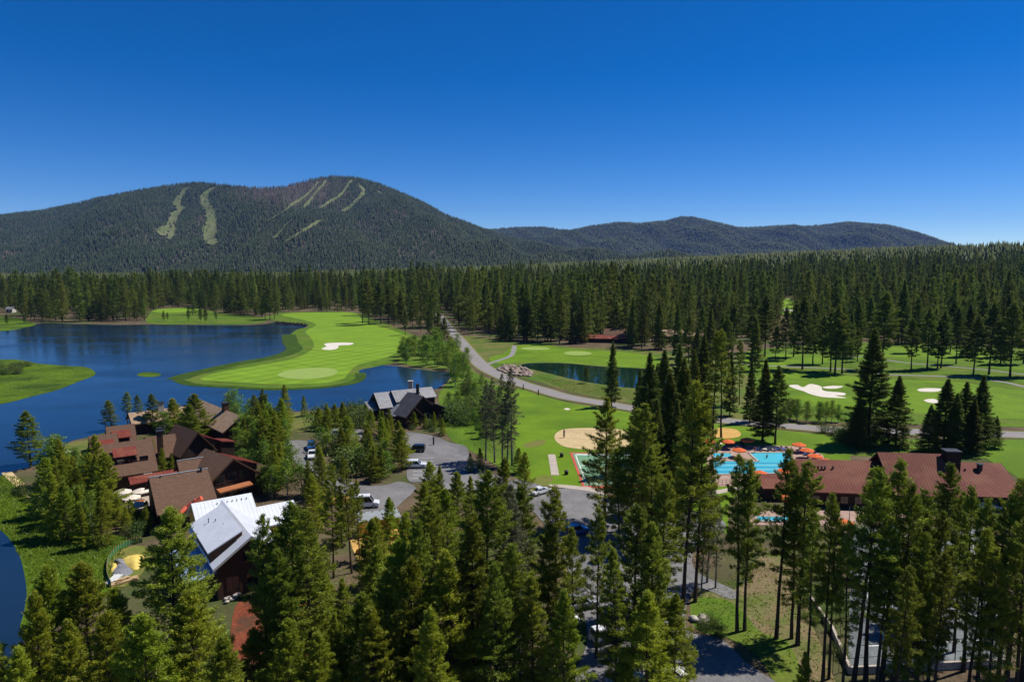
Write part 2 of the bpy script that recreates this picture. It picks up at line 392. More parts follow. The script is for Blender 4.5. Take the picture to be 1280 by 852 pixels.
# lake: one water sheet; islands and marsh lie a little above it
LAKE = smooth_poly(PP([(-330, 412), (-100, 411), (20, 410), (50, 404), (100, 405), (145, 406), (190, 405.5), (240, 406), (300, 406.5), (330, 405), (350, 402), (372, 405), (383, 408), (372, 413), (362, 420), (364, 430),
                       (367, 438), (345, 446), (305, 453), (268, 461), (235, 469), (222, 474), (240, 480), (285, 483), (340, 486), (395, 484), (425, 480), (446, 473), (450, 466), (446, 461), (462, 457),
                       (492, 457), (520, 461), (545, 464), (563, 466), (560, 476), (540, 488), (505, 497), (470, 503), (425, 509), (372, 514), (335, 516), (290, 516), (230, 516), (180, 522), (150, 535),
                       (110, 546), (85, 553), (62, 574), (35, 584), (10, 591), (-60, 620), (-200, 650), (-420, 650), (-600, 520)]), 5)
sheet('lake', LAKE, 'lake_water', .03)
CORNER = smooth_poly(PP([(-10, 653), (10, 660), (26, 685), (38, 706), (41, 738), (33, 762), (30, 800), (20, 835), (-20, 850), (-120, 870), (-400, 860), (-360, 660), (-120, 640)]), 6)
sheet('lake_inlet', CORNER, 'lake_water', .036)
sheet('marsh_bank', smooth_poly(jitter(PP([(8, 594), (24, 606), (44, 622), (62, 640), (80, 650), (95, 668), (150, 668), (160, 685), (140, 740), (90, 760), (33, 790), (28, 762), (36, 740), (33, 708), (22, 688), (6, 664), (-14, 657), (-110, 644), (-300, 650), (-160, 622), (-40, 605)]), .4), 5), 'marsh', .06, False)
isl = smooth_poly(jitter(PP([(-330, 452), (-120, 449), (0, 449), (25, 450), (50, 454), (80, 457), (107, 459), (119, 465), (115, 470), (95, 478), (72, 487), (40, 495), (0, 505), (-120, 520), (-330, 530)]), .8, 3), 6)
sheet('marsh_island', isl, 'marsh', .07)
sheet('marsh_islet', smooth_poly(PP([(171, 468), (178, 465.5), (190, 465), (201, 467), (198, 470), (186, 471), (175, 470)]), 5), 'marsh', .065)
sheet('far_shore', smooth_poly(PP([(-330, 405), (-60, 399), (10, 396), (30, 400), (45, 405), (33, 409), (0, 414), (-100, 417), (-330, 420)]), 5), 'marsh', .06)
# golf peninsula
sheet('golf_rough', smooth_poly(jitter(PP([(330, 398), (345, 392), (370, 390), (440, 390), (465, 398), (490, 408), (520, 420), (527, 430), (510, 442), (495, 452), (470, 458), (448, 463), (453, 469), (446, 476), (425, 481), (395, 485),
      (340, 487), (285, 484), (240, 481), (220, 474), (240, 468), (270, 460), (305, 452), (345, 445), (366, 437), (362, 428), (361, 420), (371, 412), (383, 407)]), .4, 5), 5), 'rough_grass', .07)
sheet('water_margin', line_poly(smooth_line(PP([(450, 466), (451, 471), (444, 477), (425, 481.5), (395, 484.5), (340, 486.5), (285, 483.5), (240, 480.5), (221, 474.3)]), 5), 4.5), 'reed_margin', .085)
sheet('water_margin', line_poly(smooth_line(PP([(361, 418), (363, 428), (367.5, 437), (345, 446), (305, 453), (268, 461), (235, 469), (221, 474)]), 5), 9), 'reed_margin', .088)
sheet('golf_fairway', smooth_poly(PP([(352, 394), (372, 391), (440, 391), (455, 402), (485, 411), (517, 424), (514, 431), (496, 441), (476, 449), (448, 456), (436, 466), (428, 474), (400, 479), (340, 480), (285, 477),
      (250, 474), (275, 465), (320, 457), (350, 452), (376, 445), (392, 434), (389, 423), (382, 414), (395, 406), (380, 400)]), 5), 'fairway', .10)
sheet('putting_green', smooth_poly(PP([(347, 469), (358, 463.5), (385, 460), (412, 460), (422, 464), (415, 469.5), (395, 473), (365, 473.5)]), 6), 'green', .12)
sheet('sand_bunker', smooth_poly(PP([(402, 436), (408, 433), (405, 430), (414, 428.6), (430, 428.2), (442, 429), (437, 431.2), (424, 432), (422, 435.5), (413, 437.5)]), 6), 'sand_white', .13)
# far left clearing behind the lake
sheet('far_fairway', smooth_poly(PP([(186, 404), (188, 391), (200, 386), (240, 384), (250, 386), (290, 393), (330, 397), (322, 404), (250, 405)]), 5), 'rough_grass', .06)
sheet('far_fairway', smooth_poly(PP([(190, 389), (205, 386), (245, 385), (250, 388), (215, 391)]), 5), 'fairway', .08)
# pond and the fairway beyond it
sheet('golf_rough', smooth_poly(jitter(PP([(582, 420), (620, 424), (660, 428), (720, 434), (800, 436), (850, 444), (960, 450), (985, 480), (985, 510), (940, 524), (900, 519), (850, 513), (800, 506), (750, 497), (707, 488), (676, 478), (648, 470), (622, 460), (604, 450), (592, 436)]), .3), 5), 'dry_meadow', .06)
sheet('golf_fairway', smooth_poly(PP([(612, 447), (630, 441), (646, 432), (675, 431), (720, 436), (790, 441), (826, 448), (835, 458), (800, 460), (750, 457), (700, 453), (665, 453), (640, 455), (618, 453)]), 5), 'lawn', .08)
POND = smooth_poly(PP([(650, 457), (665, 454), (705, 454), (750, 458), (800, 460.5), (830, 465), (846, 473), (836, 482), (812, 485), (785, 484.5), (750, 480), (720, 475), (690, 467.5), (667, 462)]), 6)
sheet('pond', POND, 'pond_water', .10)
sheet('putting_green', smooth_poly(PP([(651, 435.5), (662, 433.8), (680, 434), (688, 435.6), (680, 437.2), (660, 437.2)]), 6), 'green', .11)
sheet('putting_green', smooth_poly(PP([(705, 441), (715, 439), (732, 439.6), (740, 442), (728, 444), (712, 443.6)]), 6), 'green', .11)
sheet('cart_path', line_poly(smooth_line(PP([(643, 432), (642, 438), (638, 445), (625, 450), (607, 456)])), 2.6), 'path', .12)
# fairways on the right
sheet('golf_rough', smooth_poly(jitter(PP([(925, 442), (1000, 432), (1090, 428), (1200, 430), (1280, 434), (1420, 440), (1600, 470), (1600, 545), (1400, 538), (1280, 534), (1160, 531), (1050, 528), (985, 522), (960, 505), (935, 470)]), .3, 8), 5), 'rough_grass', .064)
sheet('golf_fairway', smooth_poly(PP([(935, 447), (1000, 440), (1040, 446), (1080, 436), (1150, 434), (1280, 443), (1450, 450), (1500, 462), (1280, 462), (1180, 452), (1110, 446), (1060, 449), (1000, 458), (945, 462)]), 5), 'lawn', .085)
sheet('golf_fairway', smooth_poly(PP([(950, 468), (990, 466), (1060, 470), (1120, 474), (1200, 478), (1280, 488), (1480, 500), (1480, 528), (1280, 524), (1180, 518), (1100, 516), (1040, 510), (985, 504), (965, 485)]), 5), 'lawn', .085)
def bunker(pts): sheet('sand_bunker', smooth_poly(PP(pts), 6), 'sand_white', .12)
bunker([(986, 482), (996, 481), (1004, 484), (1013, 480), (1026, 483), (1030, 488.5), (1054, 491), (1056, 494), (1044, 494.5), (1058, 497.5), (1030, 496.5), (1014, 493), (1004, 489), (994, 486)])
bunker([(1028, 484), (1040, 482.3), (1054, 483), (1046, 485.6), (1034, 485.8)])
bunker([(1147, 487), (1157, 485.3), (1176, 486), (1172, 489.4), (1152, 489.5)])
bunker([(1155, 500), (1166, 498.6), (1173, 501), (1170, 504), (1160, 503)])
sheet('cart_path', line_poly(smooth_line(PP([(920, 452), (941, 456), (1000, 459), (1060, 462), (1108, 468), (1160, 470), (1212, 472), (1256, 478), (1290, 485), (1420, 505)])), 2.6), 'path', .13)
sheet('cart_path', line_poly(smooth_line(PP([(1050, 447), (1080, 446), (1108, 450), (1137, 454), (1197, 459), (1240, 463), (1290, 469), (1450, 482)])), 2.4), 'path', .134)
# lawns between road and lots
sheet('lawn', smooth_poly(PP([(612, 482), (650, 486), (676, 494), (710, 503), (750, 509), (810, 519), (860, 526), (930, 533), (1000, 540), (1045, 546), (1062, 565), (1060, 590), (1040, 612), (960, 612), (915, 622), (910, 664), (900, 660), (870, 640), (800, 622), (735, 611), (690, 608), (662, 598), (650, 575), (640, 545), (622, 515)]), 5), 'lawn', .05)
sheet('lawn', smooth_poly(PP([(1180, 546), (1262, 549), (1420, 552), (1420, 620), (1300, 610), (1262, 590), (1210, 560)]), 5), 'lawn', .052)
sheet('dry_patch', smooth_poly(jitter(PP([(655, 556), (668, 550), (682, 551), (676, 557), (662, 559)]), .4), 5), 'dry_patch', .065, False)
sheet('dry_patch', smooth_poly(jitter(PP([(668, 603), (672, 595), (684, 594), (691, 598), (686, 606), (676, 607)]), .4), 5), 'dry_patch', .067, False)
sheet('dry_patch', smooth_poly(PP([(705, 511), (709, 510), (713, 511.5), (709, 512.4)]), 4), 'sand_white', .068, False)
sheet('grass_bank', smooth_poly(jitter(PP([(868, 745), (900, 738), (930, 730), (945, 700), (975, 690), (1000, 720), (1010, 770), (1040, 840), (1060, 900), (990, 900), (960, 830), (905, 795), (870, 790)]), .3), 5), 'dry_soil', .05, False)
sheet('grass_bank', smooth_poly(jitter(PP([(868, 750), (900, 748), (925, 760), (950, 790), (985, 800), (1000, 840), (1010, 880), (985, 880), (950, 822), (905, 795), (872, 785)]), .3), 5), 'rough_grass', .056, False)
sheet('grass_bank', smooth_poly(jitter(PP([(550, 505), (600, 480), (625, 510), (648, 560), (660, 600), (600, 570), (560, 545)]), .4), 5), 'rough_grass', .045, False)
sheet('grass_bank', smooth_poly(jitter(PP([(330, 518), (372, 515.5), (425, 511), (462, 506), (458, 525), (420, 535), (380, 540), (345, 532)]), .3), 5), 'dry_meadow', .045, False)
sheet('grass_bank', smooth_poly(jitter(PP([(488, 446), (500, 440), (560, 426), (572, 436), (584, 452), (598, 468), (618, 476), (600, 490), (556, 506), (548, 492), (562, 476), (566, 464), (540, 460), (505, 455)]), .4), 5), 'rough_grass', .048, False)
sheet('grass_bank', smooth_poly(jitter(PP([(1010, 546), (1060, 546), (1160, 549), (1255, 551), (1262, 570), (1180, 572), (1090, 570), (1030, 566)]), .4), 5), 'rough_grass', .047, False)
sheet('grass_bank', smooth_poly(jitter(PP([(82, 556), (110, 549), (150, 540), (150, 560), (120, 580), (90, 600), (60, 610), (66, 580)]), .4), 5), 'dry_meadow', .044, False)
sheet('red_soil', smooth_poly(jitter(PP([(296, 760), (325, 742), (360, 735), (395, 745), (400, 790), (380, 850), (330, 880), (290, 850)]), .5), 5), 'red_soil', .04, False)
sheet('red_soil', smooth_poly(jitter(PP([(560, 760), (585, 755), (590, 775), (572, 782)]), .3), 5), 'red_soil', .04, False)
# road and lots
ROAD = smooth_line(PP([(548, 392), (556, 403), (563, 412), (578, 429), (590, 444), (604, 458), (622, 468), (648, 478.5), (676, 487), (707, 496), (750, 503.5), (800, 512), (850, 519), (900, 525), (950, 530), (1000, 534), (1042, 537), (1160, 540.5), (1256, 543), (1420, 547), (1700, 552)]), 8)
sheet('road_shoulder', line_poly(ROAD, 9.0), 'dry_patch', .105)
sheet('road', line_poly(ROAD, 7.0), 'road', .14)
LOT1 = PP([(500, 541), (520, 541), (545, 546), (562, 553), (582, 558), (588, 572), (602, 588), (640, 600), (640, 612), (560, 612), (535, 602), (512, 602), (508, 585), (510, 566), (505, 552)])
LOT2 = PP([(358, 552), (388, 552), (394, 566), (420, 590), (450, 606), (482, 606), (500, 602), (520, 610), (500, 630), (480, 652), (452, 660), (440, 625), (415, 612), (384, 590), (362, 570)])
LOT3 = PP([(640, 600), (664, 603), (688, 610), (732, 613), (800, 632), (868, 640), (905, 652), (900, 668), (872, 680), (868, 712), (918, 738), (914, 749), (868, 736), (858, 786), (900, 798), (930, 826), (980, 880), (720, 890), (735, 800), (720, 740), (700, 690), (672, 645), (640, 618)])
LOT4 = PP([(415, 538), (450, 536), (452, 548), (425, 552)])
for k, lot in enumerate((LOT1, LOT2, LOT3, LOT4)): sheet('parking_lot', smooth_poly(lot, 4), 'asphalt', .09 + .004 * k)
sheet('pavement', smooth_poly(PP([(688, 608), (694, 605.5), (735, 609), (760, 615), (758, 619), (733, 613.5)]), 3), 'concrete', .115)
sheet('pavement', line_poly(smooth_line(PP([(845, 640), (870, 622), (893, 616), (920, 611), (945, 609)])), 1.8), 'concrete', .10)
for k in range(7):     # painted stall lines in the lot
    a = P(521 + k * 0.2, 590 + 0, 0); x0, y0 = P(516, 572.5 + k * 4.3)
    sheet('stall_line', [(x0, y0), (x0 + 5, y0), (x0 + 5, y0 + .14), (x0, y0 + .14)], 'white_paint', .12, False)
# sand courts, sport court, concrete strip
def rounded(pts, n=7): return smooth_poly(PP(pts), n)
sheet('sand_court', rounded([(693, 547), (697, 540), (710, 536), (740, 535), (772, 536.5), (787, 542), (790, 550), (784, 558), (768, 562), (735, 562), (709, 559), (698, 554)]), 'sand', .10)
sheet('sand_court', rounded([(884, 540), (890, 536.5), (905, 535), (920, 537), (926, 542), (922, 546.5), (905, 548), (888, 546)]), 'sand_orange', .10)
cA, cB, cC, cD = PP([(712, 565.5), (806, 566.5), (826, 608), (729, 611)])
sheet('sport_court', [cA, cB, cC, cD], 'court_red', .10)
def lerp(a, b, t): return (a[0] + (b[0] - a[0]) * t, a[1] + (b[1] - a[1]) * t)
def quadpt(u, v): return lerp(lerp(cA, cB, u), lerp(cD, cC, u), v)
sheet('sport_court_surface', [quadpt(.035, .03), quadpt(.965, .03), quadpt(.965, .94), quadpt(.035, .94)], 'court_green', .11, False)
for (u0, v0, u1, v1) in ((.06, .06, .94, .085), (.06, .89, .94, .905), (.06, .06, .072, .905), (.93, .06, .942, .905), (.49, .06, .5, .905), (.06, .40, .2, .415), (.06, .58, .2, .595)):
    sheet('court_line', [quadpt(u0, v0), quadpt(u1, v0), quadpt(u1, v1), quadpt(u0, v1)], 'white_paint', .118, False)
sheet('concrete_strip', PP([(685, 568), (694, 568), (699, 594), (689, 594)]), 'concrete', .10)

# ------------------------------------------------------------------ mountains
def mountain(name, fn, px0, px1, y0, y1, mat, nx=170, ny=90):
    ys = np.linspace(y0, y1, ny); ps = np.linspace(px0, px1, nx)
    X = (ps[None] - 640) / FPX * ys[:, None]; Y = np.repeat(ys[:, None], nx, 1)
    v = np.stack([X, Y, fn(X, Y)], -1).reshape(-1, 3)
    i = np.arange(ny - 1)[:, None] * nx + np.arange(nx - 1)[None]
    o = obj(name, np_mesh(name, v, np.stack([i, i + 1, i + nx + 1, i + nx], -1).reshape(-1, 4), mat)); tag(o, kind='structure')
    o.data.polygons.foreach_set('use_smooth', [True] * len(o.data.polygons)); return o
mountain('mountain', m1, -420, 960, 2000, 5600, 'mountain')
mountain('mountain', m2, 380, 1750, 4900, 9000, 'mountain_far')
RUNS = [([(233, 236), (225, 247), (221, 256), (226, 263), (217, 273), (208, 284), (201, 296)], 58), ([(226, 263), (219, 276), (216, 288), (211, 301)], 34),
        ([(266, 236), (258, 243), (255, 250), (259, 260), (263, 268), (264, 280), (260, 291), (262, 301), (266, 308)], 62), ([(264, 280), (268, 292), (263, 304)], 34),
        ([(448, 231), (454, 240), (450, 248), (440, 258), (428, 266)], 50), ([(440, 226), (430, 240), (415, 252), (400, 262)], 30), ([(402, 277), (385, 287), (370, 296), (358, 303)], 26),
        ([(365, 276), (354, 287), (343, 300)], 46), ([(408, 226), (392, 246), (378, 262)], 26), ([(398, 228), (380, 248), (360, 262), (338, 276)], 26), ([(472, 240), (482, 245)], 30)]
RUNLINES = []
for pts, wd in [(q, w_ * (.9 if k_ < 4 else .62)) for k_, (q, w_) in enumerate(RUNS)]:
    wpts = smooth_line([hit(a, b, m1, 2000)[:2] for a, b in pts], 10); RUNLINES.append((wpts, wd))
    wd = wd * .8
    wv = wd * (.30 + .45 * np.abs(np.sin(np.arange(len(wpts)) * .37 + pts[0][0])) + RNG.uniform(0, .7, len(wpts)))
    wv[0] *= .3; wv[-1] *= .2; wv[-2] *= .6
    a, b = offset_line(wpts, wv)
    rows = [a + (b - a) * k / 4 for k in range(5)]
    v = np.concatenate([np.column_stack([r, m1(r[:, 0], r[:, 1]) + 7]) for r in rows]); n = len(wpts)
    f = [(r * n + i, r * n + i + 1, (r + 1) * n + i + 1, (r + 1) * n + i) for r in range(4) for i in range(n - 1)]
    tag(obj('ski_run', np_mesh('ski_run', v, f, 'ski_grass')), kind='structure')
# a patch of far fairway seen through a gap in the forest
cl = [hit(a, b, ground_h, 300)[:2] for a, b in ((974, 392), (984, 394), (994, 391), (994, 380), (986, 374), (977, 378))]
CLEARFAR = smooth_poly(cl, 4); cc = np.mean(CLEARFAR, axis=0); rg = []
for r in range(9): rg += [tuple(cc + (np.array(p) - cc) * r / 8) for p in CLEARFAR]
rg = np.array(rg); nn = len(CLEARFAR)
tag(obj('far_fairway', np_mesh('far_fairway', np.column_stack([rg, ground_h(rg[:, 0], rg[:, 1]) + .6]), [(r * nn + i, r * nn + (i + 1) % nn, (r + 1) * nn + (i + 1) % nn, (r + 1) * nn + i) for r in range(8) for i in range(nn)], 'fairway')), kind='structure')
bx, by, bz = hit(981, 388.5, ground_h, 300)
bk = [(bx + 9 * math.cos(t) * (1 + .25 * math.sin(3 * t)), by + 12 * math.sin(t)) for t in np.linspace(0, 6.1, 14)]
tag(obj('sand_bunker', np_mesh('sand_bunker', [(x, y, float(ground_h(x, y)) + 1.0) for x, y in bk] + [(bx, by, bz + 1.0)], [(i, (i + 1) % 14, 14) for i in range(14)], 'sand_white')), kind='structure')
# hard court among the pines at the lower right
kA, kB, kC, kD = PP([(1060, 836), (1256, 822), (1236, 662), (1064, 656)])
sheet('hard_court', [kA, kB, kC, kD], 'court_grey', .09)
def kpt(u, v): return lerp(lerp(kA, kB, u), lerp(kD, kC, u), v)
for (u0, v0, u1, v1) in ((.12, .1, .88, .104), (.12, .896, .88, .9), (.12, .1, .125, .9), (.875, .1, .88, .9), (.22, .1, .225, .9), (.775, .1, .78, .9), (.22, .3, .78, .304), (.22, .696, .78, .7)):
    sheet('court_line', [kpt(u0, v0), kpt(u1, v0), kpt(u1, v1), kpt(u0, v1)], 'white_paint', .10, False)
# ------------------------------------------------------------------ buildings
FOOT = []       # footprints that no tree may stand in
def loc2(o, rot, u, v): return (o[0] + u * math.cos(rot) - v * math.sin(rot), o[1] + u * math.sin(rot) + v * math.cos(rot))
def gable(parent, o, rot, L, W, ze, zr, wall, roof, over=.6, z0=0.0, thick=.22, seams=0, front=None, back=None, walls=True, name='roof', ridge_cap=None, shift=0.0):
    """a gabled block: ridge along local u through o; the camera-side eave may reach lower (front) than the far one"""
    ze_f = ze if front is None else front[1]; wf = W / 2 if front is None else front[0]
    wb = W / 2 if back is None else back[0]; ze_b = ze if back is None else back[1]
    c = lambda u, v, z: (*loc2(o, rot, u, v), z)
    if walls:
        mb = MB(); a = L / 2 - over; vs = []
        for u in (-a, a):
            vs += [c(u, -wf + over, z0), c(u, wb - over, z0), c(u, wb - over, ze_b + over * (zr - ze_b) / wb - thick), c(u, 0, zr - thick), c(u, -wf + over, ze_f + over * (zr - ze_f) / wf - thick)]
        mb.add(vs, [(4, 3, 2, 1, 0), (5, 6, 7, 8, 9), (0, 5, 9, 4), (1, 2, 7, 6), (2, 3, 8, 7), (3, 4, 9, 8)])
        mb.build('wall', wall, parent)
        FOOT.append([loc2(o, rot, su * (L / 2 + .5), v) for su, v in ((-1, -wf - .5), (1, -wf - .5), (1, wb + .5), (-1, wb + .5))])
    for sgn, wd, zz in ((-1, wf, ze_f), (1, wb, ze_b)):
        mb = MB(); h = L / 2
        q = [c(-h, 0, zr), c(h, 0, zr), c(h, sgn * wd, zz), c(-h, sgn * wd, zz)]
        mb.add(q + [(p[0], p[1], p[2] - thick) for p in q], [(0, 1, 2, 3), (7, 6, 5, 4), (0, 4, 5, 1), (1, 5, 6, 2), (2, 6, 7, 3), (3, 7, 4, 0)])
        if seams:
            n = int(L / seams)
            for k in range(n + 1):
                u = -h + .03 + (L - .06) * k / n
                d = .035
                r = [c(u - .025, 0, zr + .002), c(u + .025, 0, zr + .002), c(u + .025, sgn * wd, zz + .002), c(u - .025, sgn * wd, zz + .002)]
                mb.add(r + [(p[0], p[1], p[2] + d) for p in r], [(4, 5, 6, 7), (0, 1, 5, 4), (1, 2, 6, 5), (2, 3, 7, 6), (3, 0, 4, 7)])
        mb.build(name, roof, parent)
    if ridge_cap:
        mb = MB(); mb.tube(c(-L / 2 - .03, 0, zr + .03), c(L / 2 + .03, 0, zr + .03), .14, .14, 6); mb.build('ridge_cap', ridge_cap, parent)
    for s in (-1, 1):               # barge boards along the gable ends
        for sgn, wd, zz in ((-1, wf, ze_f), (1, wb, ze_b)):
            u = s * (L / 2 + .04); u2 = s * (L / 2 - .02)
            q = [c(k, v, z) for k in (u, u2) for v, z in ((sgn * .02, zr + .03), (sgn * wd, zz + .03), (sgn * wd, zz - .36), (sgn * .02, zr - .36))]
            MB().add(q, [(0, 1, 2, 3), (7, 6, 5, 4), (0, 4, 5, 1), (2, 6, 7, 3), (1, 5, 6, 2)]).build('barge_board', 'pale_trim' if roof == 'white_metal' else 'brown_timber', parent)
def slab(parent, pts, thick, mat, name='roof', seams=0):
    """a flat tilted roof panel through four 3-D corners (ridge side first two)"""
    q = [Vector(p) for p in pts]; mb = MB()
    mb.add([tuple(p) for p in q] + [(p.x, p.y, p.z - thick) for p in q], [(0, 1, 2, 3), (7, 6, 5, 4), (0, 4, 5, 1), (1, 5, 6, 2), (2, 6, 7, 3), (3, 7, 4, 0)])
    if seams:
        n = max(2, int((q[1] - q[0]).length / seams))
        for k in range(n + 1):
            t = .004 + .992 * k / n; a = q[0].lerp(q[1], t); b = q[3].lerp(q[2], t); e = (q[1] - q[0]).normalized() * .025
            r = [a - e, a + e, b + e, b - e]; up = Vector((0, 0, .036)); lift = Vector((0, 0, .002))
            mb.add([tuple(p + lift) for p in r] + [tuple(p + up) for p in r], [(4, 5, 6, 7), (0, 1, 5, 4), (1, 2, 6, 5), (2, 3, 7, 6), (3, 0, 4, 7)])
    return mb.build(name, mat, parent)
def shed(parent, o, rot, u0, u1, v0, v1, z0, z1, mat, wall=None, zb=0, seams=.6, over=.35):
    """mono-pitch roof: low (z0) along v0, high (z1) along v1, with a wall block under it"""
    c = lambda u, v, z: (*loc2(o, rot, u, v), z)
    slab(parent, [c(u0, v1, z1), c(u1, v1, z1), c(u1, v0, z0), c(u0, v0, z0)], .14, mat, 'shed_roof', seams)
    if wall:
        mb = MB(); a, b = u0 + over, u1 - over; e, f = v0 + over * (1 if v1 > v0 else -1), v1
        zl = z0 + over * (z1 - z0) / abs(v1 - v0) - .14; zh = z1 - .14
        mb.add([c(a, e, zb), c(b, e, zb), c(b, f, zb), c(a, f, zb), c(a, e, zl), c(b, e, zl), c(b, f, zh), c(a, f, zh)], [(0, 1, 5, 4), (1, 2, 6, 5), (2, 3, 7, 6), (3, 0, 4, 7), (4, 5, 6, 7), (3, 2, 1, 0)])
        mb.build('dormer_wall' if zb > 2 else 'wall', wall, parent)
def window(parent, o, rot, u, v, z, w, h, face, frame='brown_timber'):
    """a framed window standing 3 cm proud of a wall; face is the outward angle"""
    x, y = loc2(o, rot, u, v)
    mb = MB()
    for a, b, c_, d in ((0, 0, w + .16, .09), (0, h + .0, w + .16, .09)): mb.box((0, 0, b - .045), (w + .16, .10, .09))
    for s in (-1, 1): mb.box((s * (w / 2 + .035), 0, .045), (.09, .10, h - .09))
    if w > 1.1: mb.box((0, 0, .045), (.05, .08, h - .09))
    f = mb.build('window', frame, parent, loc=(x, y, z), rz=face + math.pi / 2)
    p = MB().box((0, .0, .045), (w, .05, h - .09)).build('window_pane', 'glass', f)
def chimney(parent, x, y, z0, z1, w, d, rot, mat, cap='dark_metal'):
    c = MB().box((0, 0, 0), (w, d, z1 - z0)).build('chimney', mat, parent, loc=(x, y, z0), rz=rot)
    MB().box((0, 0, z1 - z0), (w + .3, d + .3, .18)).build('chimney_cap', cap, c)
def pipe(parent, x, y, z, h, r=.14, name='vent_pipe'):
    p = MB().tube((0, 0, -.3), (0, 0, h), r, r, 8).build(name, 'dark_metal', parent, loc=(x, y, z))
    MB().tube((0, 0, h), (0, 0, h + .12), r * 1.5, r * 1.3, 8).build('pipe_cap', 'dark_metal', p)
def mid_rot(a, b, z): 
    (x1, y1), (x2, y2) = P(*a, z), P(*b, z); return ((x1 + x2) / 2, (y1 + y2) / 2), math.atan2(y2 - y1, x2 - x1), math.hypot(x2 - x1, y2 - y1)

# --- long rust red roof by the pool
b = empty('pool_house', (*P(1140, 625), 0), 0, 'long low building with rust red metal roof beside the swimming pool', 'building'); b.location = (0, 0, 0)
rr = math.radians(-6)
(o1, _, L1) = mid_rot((993, 574), (1103, 575), 7.2)
gable(b, o1, rr, L1, 13, 3.2, 7.2, 'dark_timber', 'rust_roof', 1.0, seams=.55, front=(8.6, 3.2))
(o2, _, L2) = mid_rot((1097, 565), (1187, 567), 9.2)
gable(b, o2, rr, L2, 15, 3.6, 9.2, 'dark_timber', 'rust_roof', .9, seams=.55, front=(8.4, 3.3))
(o3, _, L3) = mid_rot((1184, 577), (1250, 578), 6.9)
gable(b, o3, rr, L3, 13, 2.9, 6.9, 'dark_timber', 'rust_roof', 1.2, seams=.55, front=(9.0, 2.8))
cx, cy = P(1177, 577, 7.2); chimney(b, cx, o2[1] - 2.0, 5.0, 10.2, 2.6, 2.2, rr, 'dark_timber')
for q in (1018, 1022.5, 1027, 1031, 1041): x, y = P(q, 586, 6.0); pipe(b, x, y, 5.7, .8, .16)
for q, h_, r_ in ((1206, .9, .12), (1224, 1.9, .42), (1232, .7, .12)): x, y = P(q, 591, 5.3); pipe(b, x, y, 4.9, h_ + .3, r_ * 1.2)
yf = o1[1] - 13 / 2 + 1.0
for k in range(6): window(b, (o1[0], o1[1]), rr, -L1 / 2 + 2.2 + k * 2.6, -8.6 + .96, .8, 1.3, 1.4, rr - math.pi / 2)
for k in range(5): window(b, (o2[0], o2[1]), rr, -L2 / 2 + 2.2 + k * 2.6, -8.4 + .86, .8, 1.5, 1.5, rr - math.pi / 2)
for k in range(3): window(b, (o3[0], o3[1]), rr, -L3 / 2 + 2.4 + k * 2.6, -9.0 + 1.16, .7, 1.2, 1.2, rr - math.pi / 2)
# small outbuilding at the pool corner
b = empty('pool_cabin', (0, 0, 0), 0, 'small cabin with rust red lean-to roof at the corner of the pool deck', 'building')
(o, r_, L) = mid_rot((943, 592), (993, 592), 4.0)
shed(b, o, 0, -L / 2, L / 2, -5.0, 0, 2.6, 4.0, 'rust_roof', 'dark_timber', 0)
FOOT.append([(o[0] - L / 2, o[1] - 5), (o[0] + L / 2, o[1] - 5), (o[0] + L / 2, o[1]), (o[0] - L / 2, o[1])])
# --- low wall and fence round the hard court among the pines
wl = empty('court_wall', (0, 0, 0), 0, 'low concrete retaining wall along the hard court among bare stemmed pines', 'wall')
def run(a, c, h, t, mat, nm, par, z=0):
    d = Vector((c[0] - a[0], c[1] - a[1], 0)); MB().box(((a[0] + c[0]) / 2, (a[1] + c[1]) / 2, z), (d.length, t, h), math.atan2(d.y, d.x)).build(nm, mat, par)
wa, wb2, wc2 = P(1006, 742), P(1040, 790), P(1062, 842)
run(wa, wb2, .9, .3, 'concrete', 'wall_section', wl); run(wb2, wc2, .9, .3, 'concrete', 'wall_section', wl); run(wc2, P(1256, 832), .9, .3, 'concrete', 'wall_section', wl)
cf = empty('court_fence', (0, 0, 0), 0, 'tall dark wire fence posts standing round the hard court', 'fence')
ring = [P(1056, 838), P(1260, 824), P(1239, 659), P(1061, 653)]
for i in range(4):
    a, c = ring[i], ring[(i + 1) % 4]; n = 9
    for k in range(n): x, y = lerp(a, c, k / n); MB().tube((x, y, 0), (x, y, 3.0), .05, .05, 5).build('post', 'dark_metal', cf)
    for z in (.15, 1.5, 3.0): MB().tube((*a, z), (*c, z), .03, .03, 4).build('rail', 'dark_metal', cf)

# --- lakeside lodge complex; all blocks share one orientation
LR = math.radians(35)
def block(b, a, c, zr, W, ze, wall, roof, **k):
    o, r, L = mid_rot(a, c, zr); gable(b, o, LR, L, W, ze, zr, wall, roof, **k); return o, L
# the house with the white metal roof, still being built
b = empty('white_roofed_house', (0, 0, 0), 0, 'house under construction with bright white standing seam metal roof', 'house')
oM, LM = block(b, (239, 629), (314, 615.5), 8.6, 13, 4.6, 'sheathing', 'white_metal', seams=.6, front=(6.8, 4.6))
o, r, L = mid_rot((345, 629), (319, 626), 6.6); L = 7.0
oE = loc2(oM, LR, LM / 2 + 3.0, -1.2); gable(b, oE, LR, 7.0, 8.6, 4.4, 6.4, 'sheathing', 'white_metal', seams=.6)
